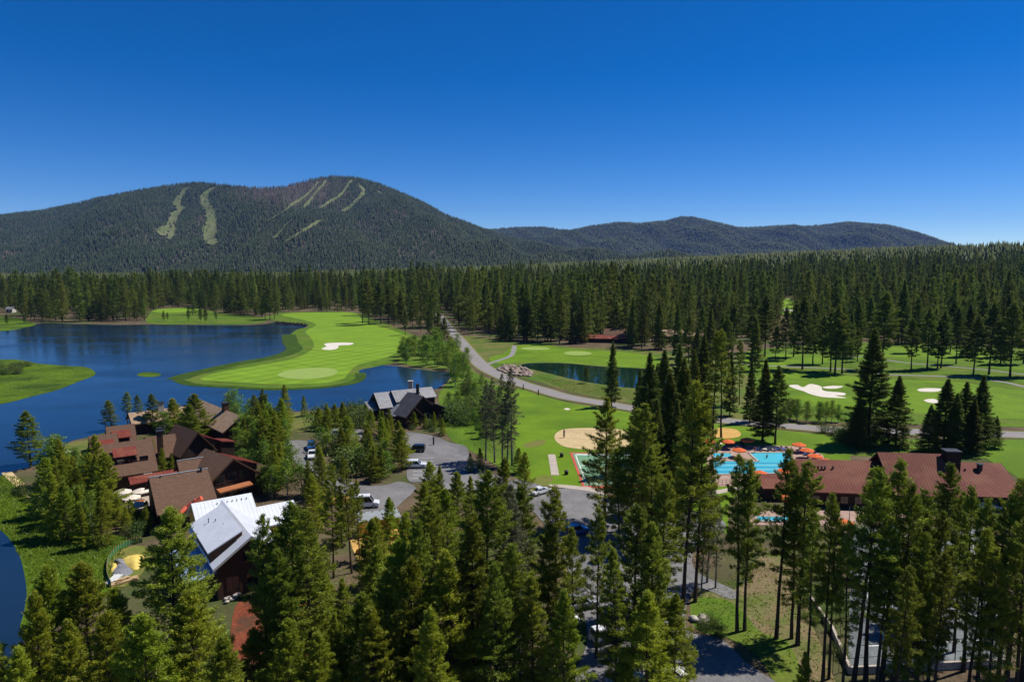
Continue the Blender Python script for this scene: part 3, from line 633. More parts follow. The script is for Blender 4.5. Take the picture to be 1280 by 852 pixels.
# front wing, ridge square to the main one
wr = LR + math.pi / 2
wa, wb_ = P(278, 626, 8.4), P(314, 668, 8.4)
wo = ((wa[0] + wb_[0]) / 2, (wa[1] + wb_[1]) / 2); wL = math.hypot(wa[0] - wb_[0], wa[1] - wb_[1]) + 1.0
gable(b, wo, wr, wL, 10.4, 4.8, 8.4, 'brown_timber', 'white_metal', seams=.6)
shed(b, wo, wr, -wL / 2 + 2.0, wL / 2 - 3.0, 5.4, .7, 6.5, 8.75, 'white_metal', 'brown_timber', 4.0)
c = lambda u, v, z: (*loc2(wo, wr, u, v), z)
slab(b, [c(-wL / 2 + 1, 4.6, 3.9), c(wL / 2 - 4, 4.6, 3.9), c(wL / 2 - 4, 8.6, 3.2), c(-wL / 2 + 1, 8.6, 3.2)], .15, 'pale_membrane', 'porch_roof')
for k in range(4):
    x, y, z = c(-wL / 2 + 1.4 + k * 2.9, 8.3, 0); MB().box((0, 0, 0), (.28, .28, 3.1)).build('porch_post', 'brown_timber', b, loc=(x, y, 0), rz=LR)
for k in range(7): x, y = loc2(oM, LR, LM / 2 - 1.0 - .75 * k, -1.0); pipe(b, x, y, 7.9, .28, .06)
for q in ((-1, 2.0), (1.5, 2.6), (2.4, 3.4)): x, y = loc2(wo, wr, q[0], q[1]); pipe(b, x, y, 7.6, .45, .06)
for k, (u, z, w_, h_) in enumerate(((-2.6, .9, 1.6, 2.0), (0, .9, 1.6, 2.0), (2.6, .9, 1.6, 2.0), (0, 4.4, 2.2, 1.6))):
    x, y = loc2(wo, wr, -wL / 2 + .57, u); window(b, (x, y), 0, 0, 0, z, w_, h_, wr + math.pi, 'dark_timber')
# brown shingled barn
b = empty('brown_barn', (0, 0, 0), 0, 'long barn with broad brown shingle roof beside the white roofed house', 'building')
oB, LB = block(b, (186, 596.5), (260, 585.5), 8.0, 15, 3.9, 'dark_timber', 'brown_shingle', ridge_cap='grey_metal', front=(8.3, 3.6))
x, y = loc2(oB, LR, LB / 2 - 1.3, -.5); pipe(b, x, y, 7.6, .9, .2); x, y = loc2(oB, LR, -LB / 2 + 1.8, -.4); pipe(b, x, y, 7.7, .35, .1)
for k in range(4): window(b, oB, LR, -LB / 2 + 1.8 + 2.6 * k, -8.3 + .56, 1.0, 1.2, 1.3, LR - math.pi / 2)
# gabled hall with red lean-to roofs behind the barn
b = empty('gabled_hall', (0, 0, 0), 0, 'dark timber hall with steep brown gable and red lean-to roof behind the barn', 'building')
o, L = block(b, (221, 576), (275, 568), 7.6, 9, 4.6, 'dark_timber', 'brown_shingle', ridge_cap='grey_metal')
ga, gb = P(264, 556, 9.2), P(284, 572, 9.2); go = ((ga[0] + gb[0]) / 2, (ga[1] + gb[1]) / 2)
gr = math.radians(35 - 75); gL = 11.5
gable(b, go, gr, gL, 11.5, 4.4, 8.8, 'dark_timber', 'brown_shingle', .9)
shed(b, go, gr, -3.6, 3.4, 6.6, 1.6, 5.9, 7.9, 'red_metal', 'dark_timber', 3.5)
slab(b, [(*loc2(go, gr, gL / 2 - .6, -3.4), 3.4), (*loc2(go, gr, gL / 2 - .6, 3.4), 3.4), (*loc2(go, gr, gL / 2 + .7, 3.4), 3.0), (*loc2(go, gr, gL / 2 + .7, -3.4), 3.0)], .25, 'orange_timber', 'balcony')
for k in range(3):
    x, y = loc2(go, gr, gL / 2 - .86, -2.4 + 2.4 * k); window(b, (x, y), 0, 0, 0, 4.2, 1.7, 1.7, gr, 'brown_timber')
    x, y = loc2(go, gr, gL / 2 - .86, -2.4 + 2.4 * k); window(b, (x, y), 0, 0, 0, .8, 1.7, 1.7, gr, 'brown_timber')
o4 = loc2(go, gr, -1.0, 8.2); gable(b, o4, gr, 9, 6, 3.0, 5.0, 'dark_timber', 'brown_shingle', .5)
# low red roofed passage
b = empty('red_roofed_passage', (0, 0, 0), 0, 'low passage with flat red metal roof in front of the brown lodge', 'building')
a_, c_ = P(160, 597, 3.6), P(220, 586, 3.6)
dv = (math.sin(LR) * 3.6, -math.cos(LR) * 3.6)
slab(b, [(*a_, 3.7), (*c_, 3.7), (c_[0] + dv[0], c_[1] + dv[1], 3.2), (a_[0] + dv[0], a_[1] + dv[1], 3.2)], .16, 'red_metal', 'roof', .6)
mb = MB(); mb.box(((a_[0] + c_[0] + dv[0]) / 2, (a_[1] + c_[1] + dv[1]) / 2, 0), (math.hypot(c_[0] - a_[0], c_[1] - a_[1]) - .8, 2.6, 3.0), math.atan2(c_[1] - a_[1], c_[0] - a_[0])); mb.build('wall', 'dark_timber', b)
FOOT.append([a_, c_, (c_[0] + dv[0], c_[1] + dv[1]), (a_[0] + dv[0], a_[1] + dv[1])])
# main lodge: several gables in a row, red dormers
b = empty('brown_lodge', (0, 0, 0), 0, 'rambling brown shingled lodge with small red dormer roofs on the lake shore', 'lodge')
o, L = block(b, (121, 557), (189, 546.5), 8.6, 13, 3.6, 'dark_timber', 'brown_shingle', front=(7.5, 3.2))
shed(b, o, LR, -L / 2 + 2.6, L / 2 - 3.4, -5.2, -2.2, 6.7, 7.9, 'red_metal', 'dark_timber', 3.4)
for k in range(3): window(b, o, LR, -L / 2 + 3.9 + 2.1 * k, -4.85 - .04, 4.9, 1.5, 1.2, LR - math.pi / 2)
x, y = loc2(o, LR, L / 2 - 2.0, -7.2)
st = MB()
for k in range(9): st.box((*loc2((x, y), LR, 0, -.3 * k), 3.2 - .34 * k), (1.3, .32, .12), LR)
for s in (-1, 1): st.tube((*loc2((x, y), LR, s * .7, 0), 3.3), (*loc2((x, y), LR, s * .7, -2.6), .3), .08, .08, 5)
st.build('staircase', 'pale_trim', b)
o, L = block(b, (111, 545.5), (146, 540), 8.2, 11, 3.8, 'dark_timber', 'brown_shingle')
shed(b, o, LR, -1.0, L / 2 - 1.0, -4.2, -1.6, 6.3, 7.3, 'red_metal', 'dark_timber', 4)
o, L = block(b, (132, 533.5), (168, 529), 8.4, 10, 4.0, 'dark_timber', 'brown_shingle')
shed(b, o, LR, L / 2 - 5.0, L / 2 - 1.2, -4.2, -1.4, 6.3, 7.5, 'red_metal', 'dark_timber', 4)
o, L = block(b, (182, 545), (219, 543), 7.6, 10, 3.6, 'dark_timber', 'brown_shingle')
ta, tb = P(226, 528, 9.0), P(241, 541, 9.0); to = ((ta[0] + tb[0]) / 2, (ta[1] + tb[1]) / 2)
gable(b, to, math.radians(-42), 12, 8.5, 4.0, 9.0, 'dark_timber', 'brown_shingle', .8)
shed(b, to, math.radians(-42), -2.0, 3.8, 5.0, 1.5, 6.0, 7.6, 'red_metal', 'dark_timber', 3.2)
shed(b, to, math.radians(-42), 0.2, 4.2, 9.6, 6.0, 4.6, 5.4, 'red_metal', 'dark_timber', 0)
chimney(b, *loc2(to, LR, -6, -3), 3, 9.6, 1.1, 1.1, LR, 'brown_timber'); chimney(b, *loc2(o, LR, 0, .9), 3, 9.0, .9, .9, LR, 'brown_timber')
o5 = P(112, 572, 3.5); gable(b, (o5[0] - 1, o5[1] + 3), LR, 4.5, 5, 2.6, 4.8, 'dark_timber', 'brown_shingle', .4)
# tan roofed house by the water
b = empty('tan_roofed_house', (0, 0, 0), 0, 'long lake house with sunlit tan shingle roof and black chimneys at the water', 'house')
(o, r, L) = mid_rot((247, 497.5), (302, 520), 7.0)
gable(b, o, r, L, 10, 3.4, 7.0, 'dark_timber', 'tan_shingle', .8)
(o6, r6, L6) = mid_rot((160, 516), (236, 507), 5.6)
gable(b, o6, r6, L6, 9, 3.2, 5.6, 'dark_timber', 'tan_shingle', .8)
x, y = P(201, 512, 5.5); chimney(b, x, y, 3, 7.6, 1.5, 1.3, r6, 'pale_rock'); x, y = P(282, 514, 6.5); chimney(b, x, y, 3, 8.8, 1.6, 1.4, r, 'brown_timber')
for k in range(5): window(b, o, r, -L / 2 + 2.5 + 3.2 * k, -5 + .76, 1.0, 1.6, 1.4, r - math.pi / 2)
# grey lake house
b = empty('grey_lake_house', (0, 0, 0), 0, 'grey lake house with silver metal roofs and dark gables among shrubs', 'house')
(o, r, L) = mid_rot((467, 491), (515, 486.5), 7.6); r0 = r
gable(b, o, r, L, 11, 3.8, 7.6, 'dark_timber', 'silver_metal', .7, seams=.7)
shed(b, o, r, -L / 2 - 2.6, -L / 2 + .2, -3.6, 1.0, 3.0, 5.0, 'silver_metal', 'dark_timber', 0)
xs = loc2(o, r, L * .26, -1.0)
gable(b, xs, r, 8.5, 9, 5.2, 8.0, 'dark_timber', 'silver_metal', .5, seams=.7)
g0, g1 = P(514, 486, 8.6), P(527, 492, 8.6); go = loc2(((g0[0] + g1[0]) / 2, (g0[1] + g1[1]) / 2), 0, 0, -2)
gr2 = math.radians(-50)
gable(b, go, gr2, 8.5, 9, 4.0, 8.2, 'dark_timber', 'grey_roof', .7)
gable(b, loc2(go, gr2, 3.0, -4.4), gr2, 7, 6, 3.2, 6.0, 'dark_timber', 'grey_roof', .5)
shed(b, loc2(go, gr2, 0, 0), gr2, -3.5, 1.6, -8.0, -4.0, 2.8, 5.2, 'silver_metal', None)
shed(b, loc2(go, gr2, 0, 0), gr2, 0.0, 7.0, 9.5, 3.6, 3.0, 5.6, 'silver_metal', 'dark_timber', 0)
(o7, r7, L7) = mid_rot((523, 484.5), (537, 483), 7.2); gable(b, (o7[0], o7[1] + 2), r0, L7 + 1, 8, 4.2, 6.8, 'dark_timber', 'silver_metal', .5, seams=.7)
x, y = P(512, 484, 8); chimney(b, x, y + 2, 4, 9.6, 1.3, 1.1, 0, 'rock', 'pale_rock'); x, y = P(522, 486, 8.2); chimney(b, x, y, 5, 9.6, .9, .9, 0, 'dark_metal')
for k in range(4): window(b, o, r, -L / 2 + 2 + 2.6 * k, -5.5 + .66, 1.0, 1.5, 1.5, r - math.pi / 2, 'pale_trim')
for k in range(2): x, y = loc2(go, gr2, 4.25 - .7 + .03, -2 + 3.6 * k); window(b, (x, y), 0, 0, 0, 1.0, 1.7, 1.7, gr2, 'pale_trim')
# --- houses at the forest edge
def far_house(label, a, c, zr, W, ze, roof, wall='dark_timber', porch=None, cat='house'):
    b = empty('forest_house', (0, 0, 0), 0, label, cat)
    o, r, L = mid_rot(a, c, zr); gable(b, o, r, L, W, ze, zr, wall, roof, .8)
    for k in range(max(2, int(L / 4))): window(b, o, r, -L / 2 + 2.4 + 3.6 * k, -W / 2 + .76, 1.0, 1.8, 1.4, r - math.pi / 2)
    if porch: shed(b, o, r, -L / 2 - porch[0], L / 2 + porch[1], -W / 2 - 5, -W / 2 + 1.0, 2.6, ze + .2, porch[2], wall, 0)
    chimney(b, *loc2(o, r, L * .2, .6), 3, zr + 1.6, 1.2, 1.0, r, 'brown_timber'); return b
far_house('forest edge house with orange red porch roof across the pond', (755, 410.5), (782, 411), 7.6, 13, 4.2, 'brown_shingle', porch=(14, 3, 'red_metal'))
b = far_house('weathered grey brown house between tall pines across the pond', (826, 412), (852, 411), 7.5, 12, 4.0, 'tan_shingle')
far_house('long grey brown wing standing behind pines beside the pond house', (856, 413), (878, 413), 7.0, 11, 4.2, 'tan_shingle')
far_house('low pale roofed cabin at the forest edge beyond the road', (629, 398), (647, 398), 5.5, 10, 3.4, 'silver_metal', 'brown_timber')
far_house('low brown cabin at the forest edge beyond the road', (659, 399), (672, 399.5), 5.5, 10, 3.4, 'tan_shingle', 'brown_timber')
far_house('small pale cabin on the far lake shore at the forest edge', (9, 383), (18, 383), 6.0, 8, 3.6, 'silver_metal', 'pale_trim')
# ------------------------------------------------------------------ swimming pool and terrace
deck = smooth_poly(PP([(884, 561), (905, 558), (950, 557), (1000, 558), (1022, 565), (1030, 574), (995, 576), (993, 598), (960, 602), (925, 606), (896, 608), (886, 595)]), 2)
sheet('pool_terrace', deck, 'pool_deck', .085)
def pool(name, pts, label, z=.16):
    w_ = PP(pts); e = empty(name, (0, 0, 0), 0, label, 'pool')
    MB().prism(w_, .088, z).build('water', 'pool_water', e)
    for i in range(len(w_)):
        a, b_ = Vector((*w_[i], 0)), Vector((*w_[(i + 1) % len(w_)], 0)); d = b_ - a
        n = Vector((d.y, -d.x, 0)).normalized() * .25
        MB().box(tuple((a + b_) / 2 + n * .0 + Vector((0, 0, .09))), (d.length + .4, .45, .16), math.atan2(d.y, d.x)).build('coping', 'concrete', e)
    return e
MAIN = [(888, 576.5), (948, 577.5), (936, 566.5), (984, 566), (992.5, 575), (990, 592), (959, 592.5), (895, 593.5)]
e = pool('swimming_pool', MAIN, 'large turquoise swimming pool with lane ropes beside orange parasols')
for k in range(5):
    py = 579.5 + k * 2.7; a, b_ = P(891.5 + k * .9, py), P(989, py - .2)
    MB().tube((*a, .17), (*b_, .17), .07, .07, 5).build('lane_rope', 'white_paint' if k % 2 else 'blue_canvas', e)
pool('hot_tub_pool', [(890, 567), (913, 567), (917, 572), (892, 573)], 'small pale square pool on the terrace above the lane pool', .18)
pool('splash_pool', [(945, 646), (1010, 647), (1010, 653), (945, 652)], 'narrow teal splash pool in front of the rust red roof', .17)
sheet('lower_terrace', smooth_poly(PP([(940, 641), (1000, 638), (1120, 640), (1125, 650), (1060, 656), (940, 656)]), 2), 'pool_deck', .075)
# parasols
def parasol(px, py, mat, label, group, r=1.75, h=2.5, tilt=0):
    x, y = P(px, py, h); e = empty('parasol', (x, y, .09), random.uniform(0, 1), label, 'parasol', group)
    n = 8; rim = [(r * math.cos(6.2832 * i / n), r * math.sin(6.2832 * i / n), h - .62 + random.uniform(-.02, .02)) for i in range(n)]
    mid_ = [(r * .5 * math.cos(6.2832 * i / n), r * .5 * math.sin(6.2832 * i / n), h - .27) for i in range(n)]
    val = [(q[0], q[1], q[2] - .18) for q in rim]
    mb = MB(); mb.add([(0, 0, h)] + mid_ + rim + val, [(0, 1 + i, 1 + (i + 1) % n) for i in range(n)] + [(1 + i, 9 + i, 9 + (i + 1) % n, 1 + (i + 1) % n) for i in range(n)] + [(9 + i, 17 + i, 17 + (i + 1) % n, 9 + (i + 1) % n) for i in range(n)])
    mb.build('canopy', mat, e); MB().tube((0, 0, 0), (0, 0, h + .12), .035, .03, 6).build('pole', 'dark_metal', e); MB().tube((0, 0, 0), (0, 0, .08), .32, .28, 10).build('base', 'dark_metal', e)
OG = 'orange parasols around the pool'
for px, py, lb in ((886, 549, 'orange parasol beside the twin pines and orange sand'), (910, 549, 'orange parasol just right of the twin pine trunks'), (934, 547, 'orange parasol farthest out on the lawn behind the small pool'), (924, 559.5, 'orange parasol between the small pool and the lane pool'),
                   (867, 556, 'orange parasol half hidden behind the dark conifer row'), (999, 553, 'orange parasol farthest back of three beside the pool corner'), (1009, 560, 'middle orange parasol of three beside the pool corner'), (1019, 567, 'lowest orange parasol of three beside the pool corner'), (1032, 573, 'orange parasol peeping over the ridge of the rust red roof'),
                   (950, 588, 'orange parasol in front of the lane pool by the cabin roof'), (982, 585, 'orange parasol in front of the pool beside a young pine'), (984, 619, 'orange parasol in the shade behind the pine below the cabin'), (1055, 649, 'orange parasol on the lower terrace before the rust red roof'), (1274, 603, 'orange parasol beyond the far end of the rust red roof')):
    parasol(px, py, 'orange_canvas', lb, OG)
CG = 'cream parasols on the lodge terrace'
for px, py, lb in ((153, 611, 'cream parasol at the outer corner of the lodge terrace'), (164, 618, 'cream parasol overlapping another on the lodge terrace'), (176, 610, 'cream parasol close to the brown barn'), (84, 563, 'lone cream parasol on the lakeside lawn'), (170, 627, 'cream parasol in the shade below the lodge terrace')):
    parasol(px, py, 'cream_canvas', lb, CG, 1.7, 2.7)
parasol(67, 622, 'crimson_canvas', 'crimson parasol beside the lakeside stone path', None, 1.6, 2.5)
# loungers
def lounger(px, py, rz, label, group):
    x, y = P(px, py, .3); e = empty('sun_lounger', (x, y, .09), rz, label, 'lounger', group)
    MB().box((0, .25, .30), (.62, 1.35, .09)).build('seat', 'cream_canvas' if random.random() < .25 else 'blue_canvas' if random.random() < .3 else 'dark_fabric', e)
    mb = MB(); mb.add([(-.31, .9, .32), (.31, .9, .32), (.31, 1.45, .78), (-.31, 1.45, .78), (-.31, .95, .26), (.31, .95, .26), (.31, 1.5, .72), (-.31, 1.5, .72)], [(0, 1, 2, 3), (7, 6, 5, 4), (0, 4, 5, 1), (1, 5, 6, 2), (2, 6, 7, 3), (3, 7, 4, 0)]); mb.build('backrest', 'dark_fabric', e)
    for sx in (-.26, .26):
        for sy in (-.35, .85): MB().box((sx, sy, 0), (.06, .06, .3)).build('leg', 'plastic_white', e)
for k in range(15): lounger(946 + k * 2.9, 561.5 + (k % 3) * .5, math.radians(random.uniform(-20, 20)), 'sun lounger in the shaded row behind the main pool', 'loungers behind the main pool')
for k in range(9): lounger(996 + k * 2.8 + (k % 2) * 1.5, 563 + k * 1.0 + (k % 2) * 2, math.radians(-70 + random.uniform(-15, 15)), 'sun lounger near the three parasols at the pool corner', 'loungers at the pool corner')
for k in range(10): lounger(893 + k * 4.2, 555 + (k % 2) * 3.2, math.radians(random.uniform(-40, 40)), 'sun lounger on the grass beside the small pool', 'loungers beside the small pool')
# pool fence
A_, B_ = P(893, 607.5), P(950, 603.5); fe = empty('pool_fence', (0, 0, 0), 0, 'thin dark metal fence below the pool terrace', 'fence')
n = 12
for k in range(n + 1): x, y = lerp(A_, B_, k / n); MB().box((x, y, .05), (.07, .07, 1.3)).build('post', 'dark_metal', fe)
for z in (.35, .8, 1.25): MB().tube((*A_, z), (*B_, z), .022, .022, 4).build('rail', 'dark_metal', fe)
# people at the pool
def person(px, py, shirt, label, pose):
    x, y = P(px, py, 0.1); e = empty('person', (x, y, .09 if pose == 'stand' else -.55), random.uniform(0, 6), label, 'person')
    J = {'pel': ((0, 0, .93), .14), 'che': ((0, .02, 1.30), .16), 'nec': ((0, 0, 1.48), .06), 'hea': ((0, -.01, 1.64), .105), 'crn': ((0, 0, 1.73), .07)}
    E = [('pel', 'che'), ('che', 'nec'), ('nec', 'hea'), ('hea', 'crn')]
    for s, t in ((-1, 'l'), (1, 'r')):
        up = 1 if pose == 'swim' else -1
        J['sh' + t] = ((s * .18, 0, 1.41), .065); J['el' + t] = ((s * (.30 if up < 0 else .45), .04, 1.14 if up < 0 else 1.38), .045); J['wr' + t] = ((s * (.31 if up < 0 else .62), -.08, .90 if up < 0 else 1.36), .033); J['ha' + t] = ((s * (.31 if up < 0 else .70), -.10, .80 if up < 0 else 1.34), .035)
        J['hi' + t] = ((s * .10, 0, .88), .095); J['kn' + t] = ((s * .12, -.03, .49), .06); J['an' + t] = ((s * .12, .02, .09), .04); J['to' + t] = ((s * .13, -.16, .04), .035)
        E += [('che', 'sh' + t), ('sh' + t, 'el' + t), ('el' + t, 'wr' + t), ('wr' + t, 'ha' + t), ('pel', 'hi' + t), ('hi' + t, 'kn' + t), ('kn' + t, 'an' + t), ('an' + t, 'to' + t)]
    K = list(J); me = bpy.data.meshes.new('body'); me.from_pydata([J[k][0] for k in K], [(K.index(a), K.index(b_)) for a, b_ in E], []); me.materials.append(M['skin'])
    o = obj('body', me, None, e); sk = o.modifiers.new('skin', 'SKIN'); o.modifiers.new('sub', 'SUBSURF').levels = 1; o.modifiers['sub'].render_levels = 1
    for i, k in enumerate(K): d = me.skin_vertices[0].data[i]; d.radius = (J[k][1], J[k][1]); d.use_root = (k == 'pel')
    sh = MB(); 
    for z0, z1, a0, a1 in ((.92, 1.15, .19, .18), (1.15, 1.36, .18, .21), (1.36, 1.47, .21, .10)):
        sh.add([(a0 * math.cos(t) * 1.1, a0 * .75 * math.sin(t), z0) for t in [6.2832 * i / 10 for i in range(10)]] + [(a1 * math.cos(t) * 1.1, a1 * .75 * math.sin(t), z1) for t in [6.2832 * i / 10 for i in range(10)]], [(i, (i + 1) % 10, 10 + (i + 1) % 10, 10 + i) for i in range(10)])
    sh.build('shirt', shirt, e)
    hr = MB(); hr.add([(0, .01, 1.79)] + [(.115 * math.cos(t), .02 + .12 * math.sin(t), 1.67 + .05 * (math.sin(t) < 0)) for t in [6.2832 * i / 8 for i in range(8)]], [(0, 1 + i, 1 + (i + 1) % 8) for i in range(8)]); hr.build('hair', 'bark', e)
person(943.5, 566, 'red_cloth', 'person in a red top standing at the edge of the pool', 'stand')
person(958.5, 572.5, 'dark_fabric', 'person swimming in the upper part of the turquoise pool', 'swim')
# ------------------------------------------------------------------ vehicles
def car(x, y, rz, paint, label, kind='suv', group=None, z=.1):
    """side profile swept across the width, with glasshouse, wheels and lamps of its own"""
    e = empty('parked_car', (x, y, z), rz, label, 'car', group)
    if kind == 'sedan': L, W, H, hood, prof = 4.7, 1.82, 1.44, .92, [(-2.35, .35), (-2.33, .78), (-1.75, .93), (-1.5, .95), (.95, .95), (1.15, .92), (2.1, .76), (2.33, .62), (2.35, .35)]
    elif kind == 'van': L, W, H, hood, prof = 5.6, 2.0, 2.4, 1.2, [(-2.8, .4), (-2.8, 1.2), (1.6, 1.2), (2.5, 1.05), (2.75, .9), (2.8, .4)]
    elif kind == 'pickup': L, W, H, hood, prof = 5.6, 1.95, 1.85, 1.1, [(-2.8, .5), (-2.8, 1.12), (-.9, 1.12), (1.1, 1.12), (2.6, 1.02), (2.78, .85), (2.8, .5)]
    else: L, W, H, hood, prof = 4.8, 1.95, 1.82, 1.1, [(-2.4, .4), (-2.38, 1.08), (1.0, 1.08), (2.1, 1.0), (2.36, .85), (2.4, .4)]
    roofp = {'sedan': [(-1.75, .93), (-1.05, 1.40), (.1, 1.44), (1.05, .93)], 'van': [(-2.78, 1.2), (-2.74, 2.36), (.9, 2.36), (1.75, 1.2)], 'pickup': [(-.95, 1.12), (-.75, 1.80), (.35, 1.83), (1.15, 1.12)], 'suv': [(-2.36, 1.08), (-2.15, 1.76), (.25, 1.80), (1.05, 1.08)]}[kind]
    def sweep(p, w0, w1, zlo, zhi):
        mb = MB(); n = len(p); wv = lambda z: w0 + (w1 - w0) * max(0, min(1, (z - zlo) / (zhi - zlo)))
        mb.add([(a, -wv(b_) / 2, b_) for a, b_ in p] + [(a, wv(b_) / 2, b_) for a, b_ in p], [tuple(range(n)), tuple(range(2 * n - 1, n - 1, -1))] + [((i + 1) % n, i, n + i, n + (i + 1) % n) for i in range(n)])
        return mb
    body = sweep(prof, W, W * .94, .4, hood).build('body', paint, e)
    bv = body.modifiers.new('bevel', 'BEVEL'); bv.width = .07; bv.segments = 2
    c0 = sum(a for a, _ in roofp) / 4
    cab = sweep([(a, b_ - .01) for a, b_ in roofp], W * .90, W * .74, hood, H).build('glasshouse', 'glass', e)
    top = [(roofp[1][0] - .05, H - .13), (roofp[1][0] + .0, H - .03), (roofp[1][0] + .25, H + .02), (roofp[2][0] - .15, H + .02), (roofp[2][0] + .1, H - .04), (roofp[2][0] + .14, H - .13)]
    rf = sweep(top, W * .80, W * .72, H - .13, H).build('roof_panel', paint, e)
    pil = MB()
    for sgn in (-1, 1):
        for (a, b_), (c_, d) in ((roofp[0], roofp[1]), (roofp[3], roofp[2]), (((roofp[0][0] + roofp[3][0]) / 2, hood), ((roofp[1][0] + roofp[2][0]) / 2, H - .06))):
            MB().tube((a, sgn * W * .445, b_), (c_, sgn * W * .385, d), .055, .05, 5).build('pillar', paint, e)
    for ax in (-L * .31, L * .31):
        for sgn in (-1, 1):
            wheel = MB().tube((ax, sgn * (W / 2 - .21), .35), (ax, sgn * (W / 2 + .02), .35), .35, .35, 14).build('wheel', 'tyre', e)
            MB().tube((ax, sgn * (W / 2 + .02), .35), (ax, sgn * (W / 2 + .035), .35), .22, .2, 12).build('rim', 'rim', wheel)
    for sgn in (-1, 1):
        MB().box((L / 2 - .02, sgn * W * .36, hood * .68), (.1, .34, .14)).build('headlight', 'lamp_glass', e)
        MB().box((-L / 2 + .02, sgn * W * .38, hood * .72), (.1, .2, .2)).build('tail_light', 'tail_red', e)
        MB().box((roofp[3][0] - .1, sgn * (W / 2 + .08), hood), (.12, .18, .13)).build('wing_mirror', paint, e)
    return e
def carp(px, py, rz, *a, **k): x, y = P(px, py); return car(x, y, math.radians(rz), *a, **k)
carp(519.5, 564.5, 178, 'car_black', 'black estate car parked in the upper lot nearest the grey lake house', 'suv')
carp(520.5, 584.5, 2, 'car_white', 'white boxy off-road car parked in the upper lot', 'suv')
carp(676, 617, 40, 'car_white', 'white saloon car parked beside the lawn and concrete strip', 'sedan')
carp(390, 572, -75, 'car_white', 'white pickup truck seen end-on on the drive above the lodge', 'pickup')
carp(389, 561, -75, 'car_blue', 'blue car parked behind the white pickup on the drive', 'suv')
carp(427, 545, 10, 'car_silver', 'silver car parked under pines on the shore drive', 'suv')
carp(456, 634, 8, 'car_white', 'white van parked beside the orange building site', 'van')
carp(720, 668, 30, 'car_blue', 'dark blue car in deep shade under the pines of the lower lot', 'suv')
carp(868, 653, 60, 'car_silver', 'silver car behind the bare stemmed pair of pines', 'sedan')
carp(889, 652, 60, 'car_white', 'white car on the drive beside the small green lawn', 'sedan')
SH = 'cars in the shaded lower lot'
carp(704, 782, 20, 'car_white', 'white saloon half hidden by the slim pines of the lower lot', 'sedan', SH)
carp(726, 760, 20, 'car_silver', 'silver car half hidden by pines deep in the lower lot', 'suv', SH)
carp(770, 775, 20, 'car_grey', 'dark grey car under the broad pine of the lower lot', 'suv', SH)
carp(835, 852, 15, 'car_white', 'white car under branches at the bottom drive', 'suv', SH)
carp(782, 856, 15, 'car_silver', 'silver car under branches at the bottom of the lower lot', 'sedan', SH)
carp(762, 800, 20, 'car_white', 'white off-road car under the pines of the lower lot', 'suv', SH)
carp(1233, 636, -10, 'car_silver', 'silver car beneath the eaves of the rust red roof', 'sedan')
# ------------------------------------------------------------------ smaller things
def post(px, py, h, r, mat, name, label, cat):
    x, y = P(px, py); e = empty(name, (x, y, .1), 0, label, cat)
    MB().tube((0, 0, 0), (0, 0, h), .05, .05, 6).build('pole', 'dark_metal', e); MB().tube((0, 0, .3), (0, 0, h * .86), r, r, 10).build('padding', mat, e)
post(705, 547.5, 2.5, .22, 'dark_metal', 'net_post', 'black padded net post on the sand court', 'post')
post(775, 549.5, 2.5, .22, 'dark_metal', 'net_post', 'black padded net post at the tree side of the sand court', 'post')
a_, b_ = P(705, 547.5), P(775, 549.5)
net = empty('volleyball_net', (0, 0, 0), 0, 'thin dark net strung across the sand court', 'net')
for z in (1.5, 1.75, 2.0, 2.25, 2.45): MB().tube((*a_, z), (*b_, z), .012, .012, 3).build('cord', 'dark_metal', net)
for px, py, lb in ((702, 571, 'dark round bin at the far end of the concrete strip'), (708, 593, 'dark round bin at the near end of the concrete strip')):
    x, y = P(px, py); e = empty('litter_bin', (x, y, .06), 0, lb, 'bin')
    MB().tube((0, 0, 0), (0, 0, .85), .42, .48, 10).build('barrel', 'dark_timber', e); MB().tube((0, 0, .85), (0, 0, .95), .5, .36, 10).build('lid', 'dark_metal', e)
for px, py, lb in ((654, 487, 'dark marker post on the grass verge nearest the road bend'), (673, 494, 'dark marker post on the grass verge farther along the road'), (542, 556, 'dark marker post at the rim of the upper lot')):
    x, y = P(px, py); e = empty('marker_post', (x, y, .06), 0, lb, 'post'); MB().box((0, 0, 0), (.35, .35, 1.9)).build('shaft', 'dark_timber', e); MB().box((0, 0, 1.9), (.45, .45, .12), 0, .6).build('cap', 'dark_metal', e)
